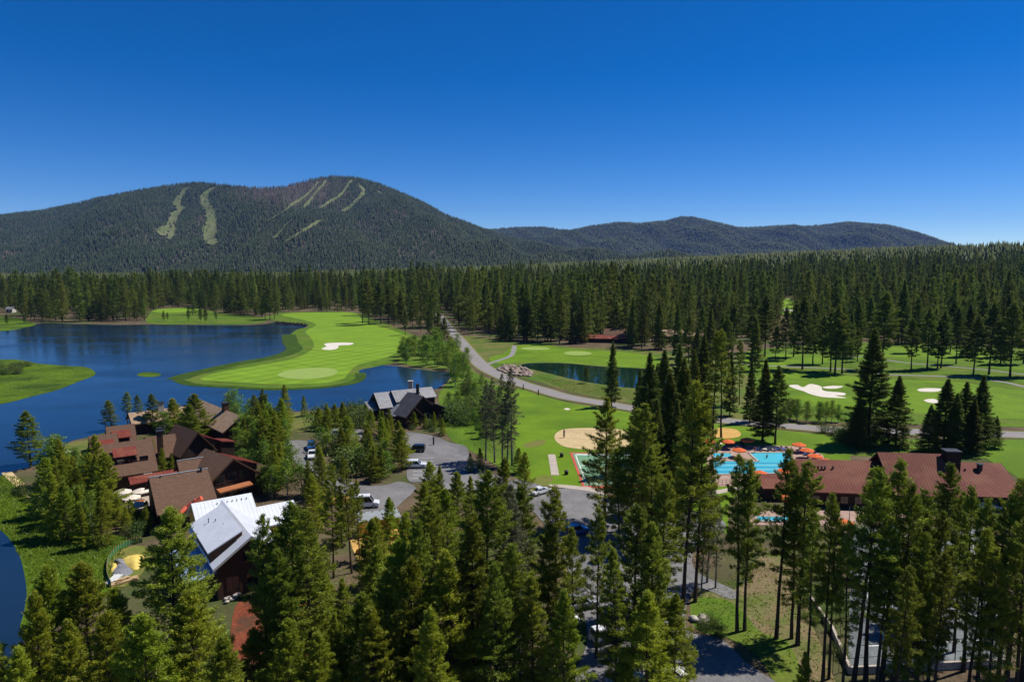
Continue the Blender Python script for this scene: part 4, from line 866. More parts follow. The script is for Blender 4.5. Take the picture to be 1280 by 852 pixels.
# boulders of the bank by the pond and along the lake path: too many to tell apart singly
def boulders(name, poly, n, r0, r1, mat, label, z=.1):
    pts = PP(poly) if poly[0][0] > -5000 else poly; xs = [p[0] for p in pts]; ys = [p[1] for p in pts]; V = []; F = []; k = 0
    base = np.array([(1, 0, 0), (-1, 0, 0), (0, 1, 0), (0, -1, 0), (0, 0, 1), (0, 0, -1), (.7, .7, .5), (-.7, .7, .4), (-.7, -.7, .5), (.7, -.7, .4)], float)
    fa = [(4, 6, 7), (4, 7, 8), (4, 8, 9), (4, 9, 6), (6, 0, 2), (6, 2, 7), (7, 2, 1), (7, 1, 8), (8, 1, 3), (8, 3, 9), (9, 3, 0), (9, 0, 6), (0, 5, 2), (2, 5, 1), (1, 5, 3), (3, 5, 0)]
    tries = 0
    while k < n and tries < n * 30:
        tries += 1; x, y = random.uniform(min(xs), max(xs)), random.uniform(min(ys), max(ys))
        if not inside1(pts, x, y): continue
        r = random.uniform(r0, r1); q = base * RNG.uniform(.7, 1.2, (10, 3)) * r * np.array([1, 1, .7]); a = random.uniform(0, 6.28); ca, sa = math.cos(a), math.sin(a)
        q = np.stack([q[:, 0] * ca - q[:, 1] * sa + x, q[:, 0] * sa + q[:, 1] * ca + y, q[:, 2] + z + r * .25], -1)
        F += [tuple(i + len(V) for i in f) for f in fa]; V += [tuple(p) for p in q]; k += 1
    return tag(obj(name, np_mesh(name, V, F, mat)), label, 'rocks', None, 'stuff')
boulders('boulder_bank', [(621, 462), (630, 457), (645, 457), (660, 462), (667, 466), (662, 471), (645, 470), (632, 467)], 330, .35, 1.0, 'rock', 'bank of pinkish boulders between pond and road')
boulders('boulder_edging', line_poly(smooth_line(PP([(5, 588), (9, 594), (20, 606), (30, 616), (44, 628), (52, 636)])), 1.8), 150, .3, .7, 'pale_rock', 'pale boulders edging the lakeside path')
boulders('boulder_edging', line_poly(smooth_line(PP([(75, 556), (95, 551), (112, 547), (135, 541), (158, 534)])), 1.5), 110, .25, .55, 'rock', 'boulders lining the shore behind the lodge lawn')
boulders('boulder_edging', line_poly(smooth_line(PP([(330, 517.5), (372, 515.2), (425, 510.4), (465, 505)])), 1.4), 150, .3, .6, 'pale_rock', 'boulders lining the shore before the grey lake house')
boulders('boulder_edging', [(865, 772), (882, 772), (884, 782), (868, 782)], 14, .3, .8, 'pale_rock', 'pale boulders beside the lower drive')
boulders('boulder_edging', [(345, 402), (383, 405), (385, 408), (345, 405)], 80, .4, 1.0, 'dark_timber', 'dark rocks on the far lake cove')
boulders('rubble', [(276, 742), (298, 738), (300, 752), (280, 754)], 30, .2, .5, 'pale_rock', 'pale rubble heap beside the white roofed house')
sheet('lakeside_path', line_poly(smooth_line(PP([(8, 590), (18, 600), (32, 612), (46, 624), (58, 633)])), 1.8), 'sand', .07, False)
sheet('terrace', smooth_poly(PP([(145, 605), (160, 600), (185, 612), (190, 630), (170, 640), (150, 628)]), 3), 'concrete', .05, False)
# terrace tables
for px, py, lb in ((168, 634, 'round brown table below the cream parasols'), (176, 630, 'round brown table beside the brown barn wall')):
    x, y = P(px, py); e = empty('terrace_table', (x, y, .06), 0, lb, 'table'); MB().tube((0, 0, .70), (0, 0, .75), .8, .8, 14).build('table_top', 'orange_timber', e); MB().tube((0, 0, 0), (0, 0, .7), .07, .07, 6).build('pedestal', 'dark_metal', e); MB().tube((0, 0, 0), (0, 0, .05), .4, .35, 10).build('foot', 'dark_metal', e)
# fenced building pad by the marsh
pad = smooth_poly(PP([(136, 715), (138, 700), (150, 688), (170, 682), (186, 686), (188, 700), (176, 718), (160, 732), (142, 732)]), 4)
sheet('building_pad', pad, 'dry_patch', .07)
def tarp(pts, mat, label, name='tarpaulin'):
    w_ = smooth_poly(jitter(PP(pts), .15, 4), 3); cx, cy = np.mean(w_, axis=0); V = []; rings = 5
    for r in range(rings + 1):
        t = r / rings
        for i, (a, c_) in enumerate(w_): V.append((cx + (a - cx) * t, cy + (c_ - cy) * t, .10 + (1 - t * t) * .55 + random.uniform(0, .18) * (t < 1)))
    n = len(w_); F = [(r * n + i, r * n + (i + 1) % n, (r + 1) * n + (i + 1) % n, (r + 1) * n + i) for r in range(rings) for i in range(n)]
    return tag(obj(name, np_mesh(name, V, F, mat)), label, 'tarpaulin')
tarp([(152, 701), (162, 695), (178, 694), (180, 699), (172, 712), (160, 708)], 'yellow_tarp', 'crumpled yellow tarpaulin on the fenced building pad')
tarp([(139, 716), (141, 706), (147, 706), (146, 714)], 'yellow_tarp', 'small yellow sheet at the fence of the building pad')
tarp([(141, 718), (148, 706), (144, 700), (152, 699), (160, 709), (167, 715), (155, 721)], 'grey_tarp', 'crumpled grey tarpaulin on the fenced building pad')
for k, (px, py, rz, lb) in enumerate(((150, 728, 60, 'loose pale planks at the near edge of the building pad'), (142, 726, 95, 'white bundle of boards against the pad fence'), (158, 727, 40, 'tan stack of planks on the building pad'))):
    x, y = P(px, py); e = empty('plank_stack', (x, y, .08), math.radians(rz), lb, 'planks')
    for i in range(3):
        for j in range(4): MB().box((random.uniform(-.1, .1), -.5 + .3 * j, .12 * i), (3.0, .24, .1), random.uniform(-.05, .05)).build('plank', 'plastic_white' if k == 1 else 'lumber', e)
fe = empty('silt_fence', (0, 0, 0), 0, 'low green silt fence curving round the building pad', 'fence'); fl = smooth_line(PP([(139, 734), (134, 720), (136, 702), (148, 688), (165, 680), (178, 678)]), 5)
for (a, b_) in zip(fl[:-1], fl[1:]):
    d = Vector((b_[0] - a[0], b_[1] - a[1], 0)); MB().box(((a[0] + b_[0]) / 2, (a[1] + b_[1]) / 2, .05), (d.length, .04, .8), math.atan2(d.y, d.x)).build('panel', 'green_plastic', fe); MB().box((a[0], a[1], 0), (.07, .07, 1.1)).build('stake', 'lumber', fe)
# orange debris chute on the barn roof
ch = empty('debris_chute', (0, 0, 0), 0, 'orange red sheeting bundled down the edge of the brown barn roof', 'chute'); pts = [(*P(252, 622, 7.0), 7.0), (*P(246, 625, 6.6), 6.6), (*P(240, 629, 6.0), 6.0), (*P(233, 634, 5.4), 5.4), (*P(226, 641, 4.8), 4.8), (*P(221, 647, 3.6), 3.6)]
for a, b_ in zip(pts[:-1], pts[1:]): MB().tube(a, b_, .42, .34, 7).build('section', 'orange_plastic', ch)
# orange sheathed shed frame by the drive
b = empty('site_shed', (0, 0, 0), 0, 'half built shed with orange sheathing panels beside the white van', 'shed')
x, y = P(475, 668); sr = math.radians(20)
for k in range(5): MB().box((*loc2((x, y), sr, -3 + 1.25 * k, 0), .05), (1.2, .08, 2.4 + .1 * (k % 2)), sr).build('panel', 'sheathing', b)
for k in range(3): MB().box((*loc2((x, y), sr, 3.2, 1.25 * k), .05), (.08, 1.2, 2.4), sr).build('panel', 'sheathing', b)
for k in range(6): MB().box((*loc2((x, y), sr, -3.4 + 1.35 * k, 3.6), .05), (.14, .14, 3.2), sr).build('stud', 'lumber', b)
MB().box((*loc2((x, y), sr, 0, 1.8), 2.7), (7.4, 4.6, .18), sr).build('roof', 'grey_metal', b)
FOOT.append([loc2((x, y), sr, u, v) for u, v in ((-4, -1), (4, -1), (4, 5), (-4, 5))])
for px, py, lb in ((462, 690, 'orange sheathing boards stacked on bare soil by the site shed'), (500, 672, 'orange sheathing boards leaning right of the site shed'), (424, 628, 'orange sheathing stack among the thin pines')):
    x, y = P(px, py); e = empty('board_stack', (x, y, .04), random.uniform(-.3, .6), lb, 'boards')
    for i in range(7): MB().box((random.uniform(-.2, .2), random.uniform(-.15, .15), .14 * i), (3.6, 2.2, .13), random.uniform(-.08, .08)).build('board', 'sheathing', e)
sheet('site_soil', smooth_poly(jitter(PP([(440, 668), (470, 660), (510, 662), (520, 685), (490, 705), (450, 705)]), .4), 4), 'sand_orange', .045, False)
# reeds along the marsh: nobody could count them
def reeds(name, polys, n, h, label):
    V = []
    for pts, m in polys:
        xs = [p[0] for p in pts]; ys = [p[1] for p in pts]; x = RNG.uniform(min(xs), max(xs), m * 4); y = RNG.uniform(min(ys), max(ys), m * 4); k = inside(pts, x, y); x, y = x[k][:m], y[k][:m]
        a = RNG.uniform(0, 6.28, len(x)); w_ = RNG.uniform(.05, .13, len(x)); hh = RNG.uniform(.4, 1.0, len(x)) * h
        V.append(np.stack([np.stack([x - np.cos(a) * w_, y - np.sin(a) * w_, np.full(len(x), .05)], -1), np.stack([x + np.cos(a) * w_, y + np.sin(a) * w_, np.full(len(x), .05)], -1), np.stack([x + RNG.normal(0, .25, len(x)), y + RNG.normal(0, .25, len(x)), hh], -1)], 1).reshape(-1, 3))
    V = np.concatenate(V); return tag(obj(name, np_mesh(name, V, np.arange(len(V)).reshape(-1, 3), 'reed')), label, 'reeds', None, 'stuff')
MB_ = smooth_poly(PP([(8, 594), (44, 622), (80, 650), (95, 668), (150, 672), (150, 720), (90, 770), (33, 790), (36, 740), (33, 708), (20, 688), (0, 662), (-110, 650), (-160, 624)]), 3)
reeds('reeds', [(MB_, 16000), (isl, 14000)], 0, .55, 'grassy reeds covering the marsh by the lake')
grass_polys = [(PP([(868, 745), (945, 700), (1000, 720), (1040, 840), (1060, 900), (960, 830), (870, 790)]), 1500), (PP([(330, 700), (660, 700), (660, 900), (330, 900)]), 6000), (PP([(560, 505), (600, 482), (648, 560), (600, 570)]), 4000), (PP([(670, 470), (800, 490), (800, 502), (707, 488)]), 5000)]
reeds('grass', grass_polys, 0, .35, 'rough grass on the banks and under the pines')
# ------------------------------------------------------------------ trees
def tris_from(pos, axis, side, ln, wd):
    """one slim leaf-like triangle per row"""
    a = pos - axis * (ln * .45)[:, None]
    b = pos + axis * (ln * .55)[:, None]
    v = np.stack([a - side * (wd * .5)[:, None], a + side * (wd * .5)[:, None], b], 1).reshape(-1, 3)
    return v
def unit(a): return a / (np.linalg.norm(a, axis=1)[:, None] + 1e-9)
def conifer(seed, H, R, z0, spacing, nb, dens, tuft, prof, up=.25, per=3, gap=0.0, droop=.25, branches=True, dead=0, trunk_r=None, bark='bark', leaf='needles_pine'):
    r = np.random.default_rng(seed); tv = []; mb = MB()
    lean = r.normal(0, .012, 2); tr = trunk_r or H * .0115
    zs = np.linspace(0, H, 9); pr = None
    for i in range(8):
        k0, k1 = 1 - i / 8.3, 1 - (i + 1) / 8.3
        off0 = lean * zs[i] + .06 * np.sin(zs[i] * .5 + seed) * (i > 0); off1 = lean * zs[i + 1] + .06 * np.sin(zs[i + 1] * .5 + seed)
        mb.tube((off0[0], off0[1], zs[i] - (.3 if i == 0 else 0)), (off1[0], off1[1], zs[i + 1]), tr * k0 * (1.25 if i == 0 else 1), tr * k1, 7, False)
    z = z0 * H; ph = r.uniform(0, 6.28)
    while z < H - .15:
        t = (z - z0 * H) / (H - z0 * H)
        z += spacing * (1.25 - .75 * t) * r.uniform(.6, 1.4)
        for b in range(nb):
            if r.random() < gap: continue
            ph += 2.4 + r.normal(0, .5)
            L = R * prof(t) * (r.uniform(.5, 1.15) if r.random() < .8 else r.uniform(.9, 1.35))
            L *= 1 + .16 * math.sin(ph * 2 + seed)        # uneven outline
            if L < .12: L = .12
            zb = z + r.uniform(-.3, .3) * spacing
            if zb > H: zb = H
            slope = up + .55 * t - droop * (1 - t) + r.normal(0, .09)
            d = np.array([math.cos(ph), math.sin(ph), slope]); d /= np.linalg.norm(d)
            lat = np.array([-math.sin(ph), math.cos(ph), 0])
            base = np.array([lean[0] * zb, lean[1] * zb, zb])
            if branches and L > R * .3 and r.random() < .6:
                mb.tube(base, base + d * L * .85, .05 * L / 3 + .015, .008, 3, False)
            n = max(3, int(L * dens * r.uniform(.8, 1.2)))
            s = r.uniform(.12 if L < 1.5 else .25, 1, n) ** .7
            sd = r.normal(0, .30, n) * L * (1.15 - s)
            p = base + d * (s * L)[:, None] + lat * sd[:, None] + np.array([0, 0, 1]) * (-.12 * s * L + .13 * (s ** 3) * L + r.normal(0, .08, n))[:, None]
            p = np.repeat(p, per, 0) + r.normal(0, tuft * .38, (n * per, 3))
            m = len(p)
            ax = unit(d * .9 + lat * (np.sign(np.repeat(sd, per)) * .55)[:, None] + r.normal(0, .55, (m, 3)) + np.array([0, 0, .25]))
            si = unit(np.cross(ax, r.normal(0, .6, (m, 3)) + np.array([0, 0, 1.0])))
            tv.append(tris_from(p, ax, si, tuft * r.uniform(.8, 1.6, m), tuft * r.uniform(.26, .46, m)))
    # leader
    n = 14; p = np.column_stack([np.full(n, lean[0] * H), np.full(n, lean[1] * H), H + r.uniform(-.9, .25, n)]); ax = unit(r.normal(0, .35, (n, 3)) + [0, 0, 1]); si = unit(np.cross(ax, r.normal(0, 1, (n, 3))))
    tv.append(tris_from(p, ax, si, np.full(n, tuft * 1.2), np.full(n, tuft * .4)))
    for k in range(dead):
        zb = r.uniform(.12, max(z0, .3) + .12) * H; a = r.uniform(0, 6.28); L = r.uniform(.5, 1.9)
        q = np.array([math.cos(a) * L, math.sin(a) * L, r.uniform(-.35, .25) * L])
        mb.tube((0, 0, zb), tuple(np.array([0, 0, zb]) + q), .03, .006, 3, False)
        mb.tube(tuple(np.array([0, 0, zb]) + q * .6), tuple(np.array([0, 0, zb]) + q * .9 + r.normal(0, .25, 3)), .012, .004, 3, False)
    v = np.concatenate(tv); f = np.arange(len(v)).reshape(-1, 3)
    crown = np_mesh('crown', v, f, leaf)
    me = bpy.data.meshes.new('trunk'); me.from_pydata(mb.v, [], mb.f); me.update(); me.materials.append(M[bark])
    return me, crown
def broadleaf(seed, H, R, nclump, nleaf, leafsz, leaf='aspen_leaf', bark='bark_pale', z0=.22, stems=1):
    r = np.random.default_rng(seed); mb = MB(); tv = []
    for s in range(stems):
        a0 = r.uniform(0, 6.28); o = np.array([math.cos(a0), math.sin(a0)]) * (0 if stems == 1 else R * .25)
        top = np.array([o[0] * 2.0 + r.normal(0, .2), o[1] * 2.0 + r.normal(0, .2), H * .92])
        b0 = np.array([o[0], o[1], -.2]); mid = (b0 + top) / 2 + np.array([r.normal(0, .12), r.normal(0, .12), 0])
        mb.tube(b0, mid, H * .014, H * .010, 6, False); mb.tube(mid, top, H * .010, H * .002, 6, False)
        for k in range(nclump // stems):
            t = r.uniform(z0, 1) ; zc = H * t
            rr = R * math.sin(math.pi * (min(max((t - z0) / (1 - z0), .03), .97)) ** .7) ** .8 * r.uniform(.25, 1.0)
            a = r.uniform(0, 6.28); core = b0 + (top - b0) * t
            c = core + np.array([math.cos(a) * rr, math.sin(a) * rr, r.normal(0, .1)])
            mb.tube(tuple(b0 + (top - b0) * max(t - .12, .1)), tuple(c), H * .004, H * .001, 3, False)
            m = nleaf
            p = c + r.normal(0, 1, (m, 3)) * np.array([.24, .24, .2]) * R
            ax = unit(r.normal(0, 1, (m, 3))); si = unit(np.cross(ax, r.normal(0, .7, (m, 3)) + [0, 0, .8]))
            tv.append(tris_from(p, ax, si, leafsz * r.uniform(.7, 1.4, m), leafsz * r.uniform(.6, 1.0, m)))
    v = np.concatenate(tv); f = np.arange(len(v)).reshape(-1, 3)
    me = bpy.data.meshes.new('trunk'); me.from_pydata(mb.v, [], mb.f); me.update(); me.materials.append(M[bark])
    return me, np_mesh('crown', v, f, leaf)
full = lambda t: (1 - t) ** .70 * min(1, .55 + t * 4)
pine = lambda t: (1 - t) ** .62 * min(1, .45 + t * 2.2)
fir = lambda t: (1 - t) ** .8 * min(1, .7 + t * 3)
wide = lambda t: (1 - t ** 1.7) ** .9 * min(1, .5 + t * 1.6)
PROTO = {
 'f': [conifer(s, 16, R * .94, .03, .50, 5, 13, .24, full, .25, 7, .06, leaf='needles_light') for s, R in ((11, 4.8), (12, 4.2), (13, 5.2), (14, 3.8), (15, 4.5), (16, 5.6))],
 'p': [conifer(s, 24, R * .9, z, .72, 5, 12, .29, pine, .18, 6, .14, .3, dead=14, leaf='needles_pine') for s, R, z in ((21, 4.6, .28), (22, 4.2, .34), (23, 5.0, .22), (24, 4.0, .42))],
 'q': [conifer(s, 24, R * .9, .10, .66, 5, 12, .29, pine, .2, 6, .12, .28, dead=10, leaf='needles_pine') for s, R in ((25, 5.4), (26, 4.8), (27, 6.0), (28, 5.0), (29, 5.6))],
 'd': [conifer(s, 28, R * .95, z, .56, 7, 10, .36, fir, .08, 6, .04, .35, leaf='needles_dark') for s, R, z in ((31, 5.6, .06), (32, 5.0, .08), (33, 6.4, .04))],
 'j': [conifer(s, 24, R, z, .72, 6, 10, .36, wide, .25, 6, .10, .3, dead=8, leaf='needles_dark') for s, R, z in ((41, 5.0, .14), (42, 4.6, .20), (43, 4.2, .24))],
 's': [conifer(s, 24, 3.4, .26, .75, 5, 10, .28, pine, .0, 5, .15, .35, dead=80, leaf='needles_grey', bark='bark_grey') for s in (51, 52)],
 'a': [broadleaf(s, 8, R, 26, 70, .24) for s, R in ((61, 1.7), (62, 2.0), (63, 1.5))],
 'w': [broadleaf(s, 3.2, 1.9, 24, 60, .2, leaf='willow_leaf', bark='bark_grey', z0=.1, stems=4) for s in (71, 72)],
 'g': [broadleaf(s, 1.0, 1.1, 16, 50, .12, leaf='sage_leaf', bark='bark_grey', z0=.15, stems=4) for s in (73,)],
 'm': [conifer(s, 30, R, z, 1.25, 5, 3.4, .85, pr, .1, 3, .08, .3, branches=False, leaf='needles_forest', trunk_r=.32) for s, R, z, pr in ((81, 6.2, .04, fir), (82, 5.4, .07, pine), (83, 6.4, .05, pine), (84, 5.4, .03, fir), (85, 5.6, .10, wide))],
}
PH = {'f': 16, 'p': 24, 'q': 24, 'd': 28, 'j': 24, 's': 24, 'a': 8, 'w': 3.2, 'g': 1.0, 'm': 30}
TNAME = {'d': ('fir_tree', 'tree'), 'a': ('aspen_tree', 'tree'), 'w': ('willow_shrub', 'shrub'), 'g': ('sagebrush', 'shrub')}
TREES = []
MASTER = {}
def plant(t, x, y, h, label, group=None, wf=1.0, var=None, lean=0):
    v = random.randrange(len(PROTO[t])) if var is None else var
    tm, cm = PROTO[t][v]; name, cat = TNAME.get(t, ('pine_tree', 'tree'))
    s = h / PH[t]
    e = empty(name, (x, y, float(ground_h(x, y))), random.uniform(0, 6.28), label, cat, group)
    wx = random.uniform(.9, 1.1); e.scale = (s * wf * wx, s * wf / wx, s)
    if t in 'fpqsja': e.rotation_euler = (random.gauss(0, .018), random.gauss(0, .018), e.rotation_euler[2])
    to = obj('trunk', tm, None, e); co = obj('crown', cm, None, e)
    MASTER.setdefault((t, v), (to, co))
    TREES.append((x, y, t)); return e
def at(t, px, ptop, pbase, label, group=None, wf=1.0, var=None):
    """tree whose foot stands at photo row pbase and whose tip is seen at (px, ptop)"""
    y = P(px, pbase)[1]; a, b, c = ray(px, ptop); k = y / b
    return plant(t, a * k, y, CAM_H + c * k - float(ground_h(a * k, y)), label, group, wf, var)

# --- trees that stand out, one by one
NEARL = 'broad bushy light green pine at the edge of the marsh by the lake inlet'
GNL = 'bushy pines by the lake inlet'
for px, a, b, wf, v in ((62, 710, 905, 1.0, 0), (108, 702, 890, 1.0, 2), (146, 735, 905, 1.05, 1), (240, 742, 925, 1.1, 2), (18, 812, 965, 1.1, 0), (80, 775, 945, 1.1, 3), (180, 765, 955, 1.15, 2), (-10, 795, 950, 1.1, 1), (275, 800, 985, 1.1, 0), (40, 740, 930, .9, 1), (128, 770, 950, 1.1, 0)):
    at('f', px, a, b, NEARL, GNL, wf, v)
at('q', 209, 638, 880, 'tallest bushy light green pine in front of the white roofed house', None, 1.25, 2)
FG = 'slender pine with dark trunk in the grove below the white roofed house'; GFG = 'pines below the white roofed house'
for px, a, b, t, wf in ((326, 645, 872, 'p', .8), (366, 628, 862, 'q', 1.0), (384, 640, 880, 'p', 1.0), (345, 690, 900, 'q', 1.0), (403, 722, 850, 'f', 1.0), (430, 722, 848, 'q', .95), (310, 790, 905, 'f', 1.0), (355, 775, 940, 'f', 1.0), (395, 790, 930, 'f', 1.0), (448, 745, 900, 'f', 1.0), (418, 765, 900, 'f', .9)):
    at(t, px, a, b, {'p': 'slender bare stemmed pine', 'q': 'tall full pine', 'f': 'low bushy pine'}[t] + ' in the grove below the white roofed house', GFG, wf)
for px, a, b in ((413, 580, 722), (436, 572, 716), (447, 600, 700)):
    at('p', px, a, b, 'thin bare stemmed pine rising beside the orange sheathed building site', 'thin pines beside the building site', .8)
FG2 = 'tall green pine in the dense grove below the car park'; GFG2 = 'dense pine grove below the car park'
for px, a, b, t, wf in ((487, 622, 700, 'f', 1.0), (499, 676, 850, 'f', 1.1), (482, 712, 872, 'q', 1.0), (540, 622, 840, 'q', 1.0), (523, 650, 860, 'q', .9), (605, 588, 848, 'q', 1.15), (590, 640, 870, 'q', 1.0), (575, 590, 680, 'f', .9), (625, 572, 660, 'f', .9), (656, 565, 625, 'f', .8), (536, 577, 652, 'f', 1.0), (549, 583, 650, 'f', .9),
                        (512, 700, 900, 'f', 1.0), (560, 690, 890, 'f', 1.1), (470, 760, 920, 'f', 1.0), (540, 760, 940, 'f', 1.0), (655, 610, 800, 'q', 1.0), (643, 680, 880, 'q', 1.0), (620, 700, 900, 'q', 1.0), (505, 640, 745, 'f', .9), (562, 612, 730, 'f', .9), (590, 596, 690, 'q', .9), (528, 605, 690, 'f', .9), (465, 650, 760, 'f', .9)):
    place = 'beside the orange building site' if px < 515 and b < 780 else 'right below the upper car park' if b < 735 else 'near the white saloon car' if px > 640 else 'deep in the dense grove below the car park'
    at(t, px, a, b, ('low bushy pine ' if t == 'f' else 'tall full pine ') + place, GFG2, wf)
at('s', 637, 606, 822, 'grey half bare pine with dry twigs in the grove below the car park')
at('s', 650, 635, 840, 'smaller grey half bare pine with dry twigs among green pines')
MID = 'tall slim pine standing around the shaded lower parking lot'; GMID = 'pines around the shaded parking lot'
for px, a, b, t, wf in ((698, 610, 852, 'p', .95), (683, 655, 855, 'p', .9), (720, 660, 870, 'p', .8), (748, 636, 822, 'p', .85), (794, 634, 850, 'q', 1.1), (775, 690, 875, 'q', 1.0), (832, 604, 805, 'p', 1.0), (820, 650, 850, 'q', 1.0), (846, 742, 862, 'f', 1.1), (810, 740, 890, 'f', 1.2), (668, 720, 890, 'q', 1), (705, 740, 900, 'f', 1)):
    at(t, px, a, b, {'p': 'tall slim bare stemmed pine', 'q': 'tall full pine', 'f': 'low bushy pine'}[t] + ' standing around the shaded lower parking lot', GMID, wf)
CEN = 'tall dark conifer in the dense row between sport court and swimming pool'; GCEN = 'dark conifers between court and pool'
for px, a, b, t, wf in ((758, 498, 655, 'q', 1.15), (790, 512, 665, 'q', .9), (806, 505, 672, 'q', 1.05), (813, 442, 590, 'd', .95), (831, 438, 575, 'd', .9), (838, 466, 615, 'd', 1.0), (856, 448, 610, 'd', .9), (846, 500, 640, 'd', .9), (822, 500, 640, 'd', .9), (880, 418, 540, 'd', .8), (830, 590, 690, 'f', 1.0), (776, 560, 675, 'q', .9), (818, 560, 690, 'q', .9), (868, 520, 640, 'q', .8), (848, 555, 680, 'q', .9), (884, 575, 680, 'q', .8), (850, 430, 530, 'd', .9), (868, 438, 545, 'd', .85), (915, 440, 520, 'd', .85), (822, 455, 560, 'd', .9), (800, 462, 560, 'd', .8), (940, 452, 528, 'd', .8)):
    at(t, px, a, b, {'d': 'tall dark pointed conifer', 'q': 'tall full green pine', 'f': 'low bushy pine'}[t] + (' beside the sport court' if px < 812 else ' in the dense row before the swimming pool'), GCEN, wf)
at('d', 765.6, 427, 508, 'dark narrow conifer standing beside the road past the sand court', None, .85, 1)
at('p', 862, 478, 756, 'tallest bare stemmed pine by the driveway, left of a close pair', None, .8, 0)
at('p', 877, 490, 752, 'tallest bare stemmed pine by the driveway, right of a close pair', None, .8, 2)
for px, a, b in ((888, 600, 728), (898, 625, 735), (880, 640, 742)): at('s', px, a, b, 'grey twiggy pine beside the pair of tallest bare stemmed pines', 'grey twiggy pines beside the pair', .9)
at('p', 895, 416, 546, 'tall twin pine beside the orange sand by the pool', 'twin pines beside the orange sand', .8, 3)
at('p', 906, 413, 547, 'tall twin pine beside the orange sand by the pool', 'twin pines beside the orange sand', .8, 1)
at('p', 927, 425, 506, 'single tall pine on the pond bank behind the pool', None, .8, 0)
at('d', 957, 450, 552, 'pointed dark conifer shading the pool terrace beside a broader pine', None, 1.1)
at('j', 973, 458, 554, 'broad round topped dark pine shading the pool terrace', None, 1.2)
at('j', 733, 457, 479, 'small round pine on the near bank of the pond', None, 1.1)
at('d', 1093, 412, 555, 'largest dark conifer behind the long rust red roof', None, 1.25, 0)
at('d', 1125, 470, 558, 'shorter dark conifer beside the largest one behind the rust red roof', None, 1.2, 2)
for px, a, b in ((1164, 506, 566), (1185, 474, 564), (1209, 478, 562), (1230, 470, 564), (1247, 520, 560), (1198, 492, 568), (1220, 498, 568), (1074, 498, 560)):
    at('d', px, a, b, 'dense dark conifer in the clump behind the chimney of the rust red roof', 'conifer clump behind the chimney', 1.35)
RGT = 'bare stemmed pine standing in front of the rust red roof'; GRGT = 'pines in front of the rust red roof'
for px, a, b, t, wf in ((930, 571, 790, 'p', .9), (939, 575, 788, 'p', .85), (981, 563, 798, 'p', .95), (1008, 579, 806, 'p', .95), (999, 596, 798, 'p', .85), (1041, 616, 852, 'p', .75), (1048, 626, 848, 'p', .7), (1082, 583, 862, 'p', .9), (1098, 588, 852, 'p', .9), (1119, 578, 858, 'p', .95), (1133, 603, 866, 'p', .9), (1188, 580, 770, 'q', .95), (1207, 618, 815, 'p', .8), (1161, 640, 856, 'q', .9), (1145, 665, 880, 'q', .9),
                        (1240, 626, 858, 'p', .85), (1267, 620, 858, 'p', .95), (1279, 598, 870, 'p', 1.0), (1300, 600, 850, 'p', 1.0), (1325, 590, 840, 'p', 1.0), (1290, 650, 900, 'p', 1.0), (1108, 650, 880, 'p', .9), (1066, 655, 880, 'p', .8), (1180, 690, 890, 'p', .9), (1340, 620, 880, 'p', 1.0), (1225, 660, 890, 'p', .9), (1020, 640, 850, 'p', .8), (1128, 705, 910, 'p', .85), (1252, 690, 905, 'p', .95), (1175, 640, 850, 'p', .8), (1150, 612, 842, 'p', .85), (1222, 612, 838, 'p', .85)):
    place = 'on the grassy bank beside the drive' if px < 1015 else 'at the low concrete wall of the hard court' if px < 1075 else 'over the hard court before the rust red roof' if px < 1215 else 'beyond the far corner of the hard court'
    at(t, px, a, b, ('bushy pine ' if t == 'q' else 'bare stemmed pine ') + place, GRGT, wf)
at('f', 1007, 815, 880, 'small bushy young pine on the grassy bank beside the drive', None, 1.0)
FWY = 'pine with shadow on the mown fairway beside the cart paths'; GFWY = 'pines along the cart paths'
for px, a, b in ((1042, 388, 464), (1048, 381, 468), (1057, 384, 467), (1108, 366, 462), (1143, 398, 463), (1164, 384, 462), (1181, 387, 460), (1176, 400, 461), (1222, 395, 469), (1243, 378, 468), (1270, 378, 471), (1007, 372, 462), (1019, 392, 455), (1031, 394, 455), (971, 407, 451), (995, 375, 446), (959, 369, 446), (1074, 410, 452), (909, 395, 470), (942, 388, 452), (1300, 380, 470)):
    at('j', px, a, b, FWY, GFWY, 1.15, random.choice([1, 2, 2]))
for px, a, b in ((848, 380, 448), (862, 392, 455), (872, 408, 468), (878, 382, 445), (890, 386, 450), (904, 392, 456), (918, 380, 448), (946, 398, 464), (985, 384, 450), (1066, 390, 448), (1090, 372, 441), (1200, 385, 455), (1214, 380, 446), (1256, 384, 455), (1286, 372, 455), (950, 372, 441), (1022, 376, 440), (1150, 372, 441), (1192, 375, 441), (1232, 370, 441), (1262, 368, 446), (1076, 378, 446)):
    at(random.choice('jjd'), px, a, b, 'tall dark conifer in the loose belt behind the right hand fairways', 'loose conifer belt behind the fairways', .95)
for k, px in enumerate(range(612, 846, 13)):
    b = 424 + (px - 612) * .055 + random.uniform(-3, 2)
    if 736 < px < 792 or 824 < px < 846: continue
    at(random.choice('jdd'), px + random.uniform(-5, 5), random.uniform(352, 392), b, 'dark conifer in the row between the pond fairway and the forest houses', 'conifers before the forest houses', .95)
at('d', 1132, 350, 430, 'dark pointed conifer at the back edge of the far fairway', None, .9, 0)
GP = 'pine at the forest edge casting shadow over the striped fairway'; GGP = 'pines at the edge of the striped fairway'
for px, a, b in ((452, 350, 404), (460, 345, 406), (475, 352, 405), (468, 360, 402), (492, 377, 408), (506, 387, 419), (525, 394, 416), (537, 394, 426), (548, 388, 424), (556, 396, 432), (336, 358, 400), (330, 364, 399), (342, 366, 399), (402, 370, 388), (485, 356, 404), (515, 372, 410), (500, 362, 404)):
    at('j', px, a, b, GP, GGP, 1.0, random.choice([1, 2]))
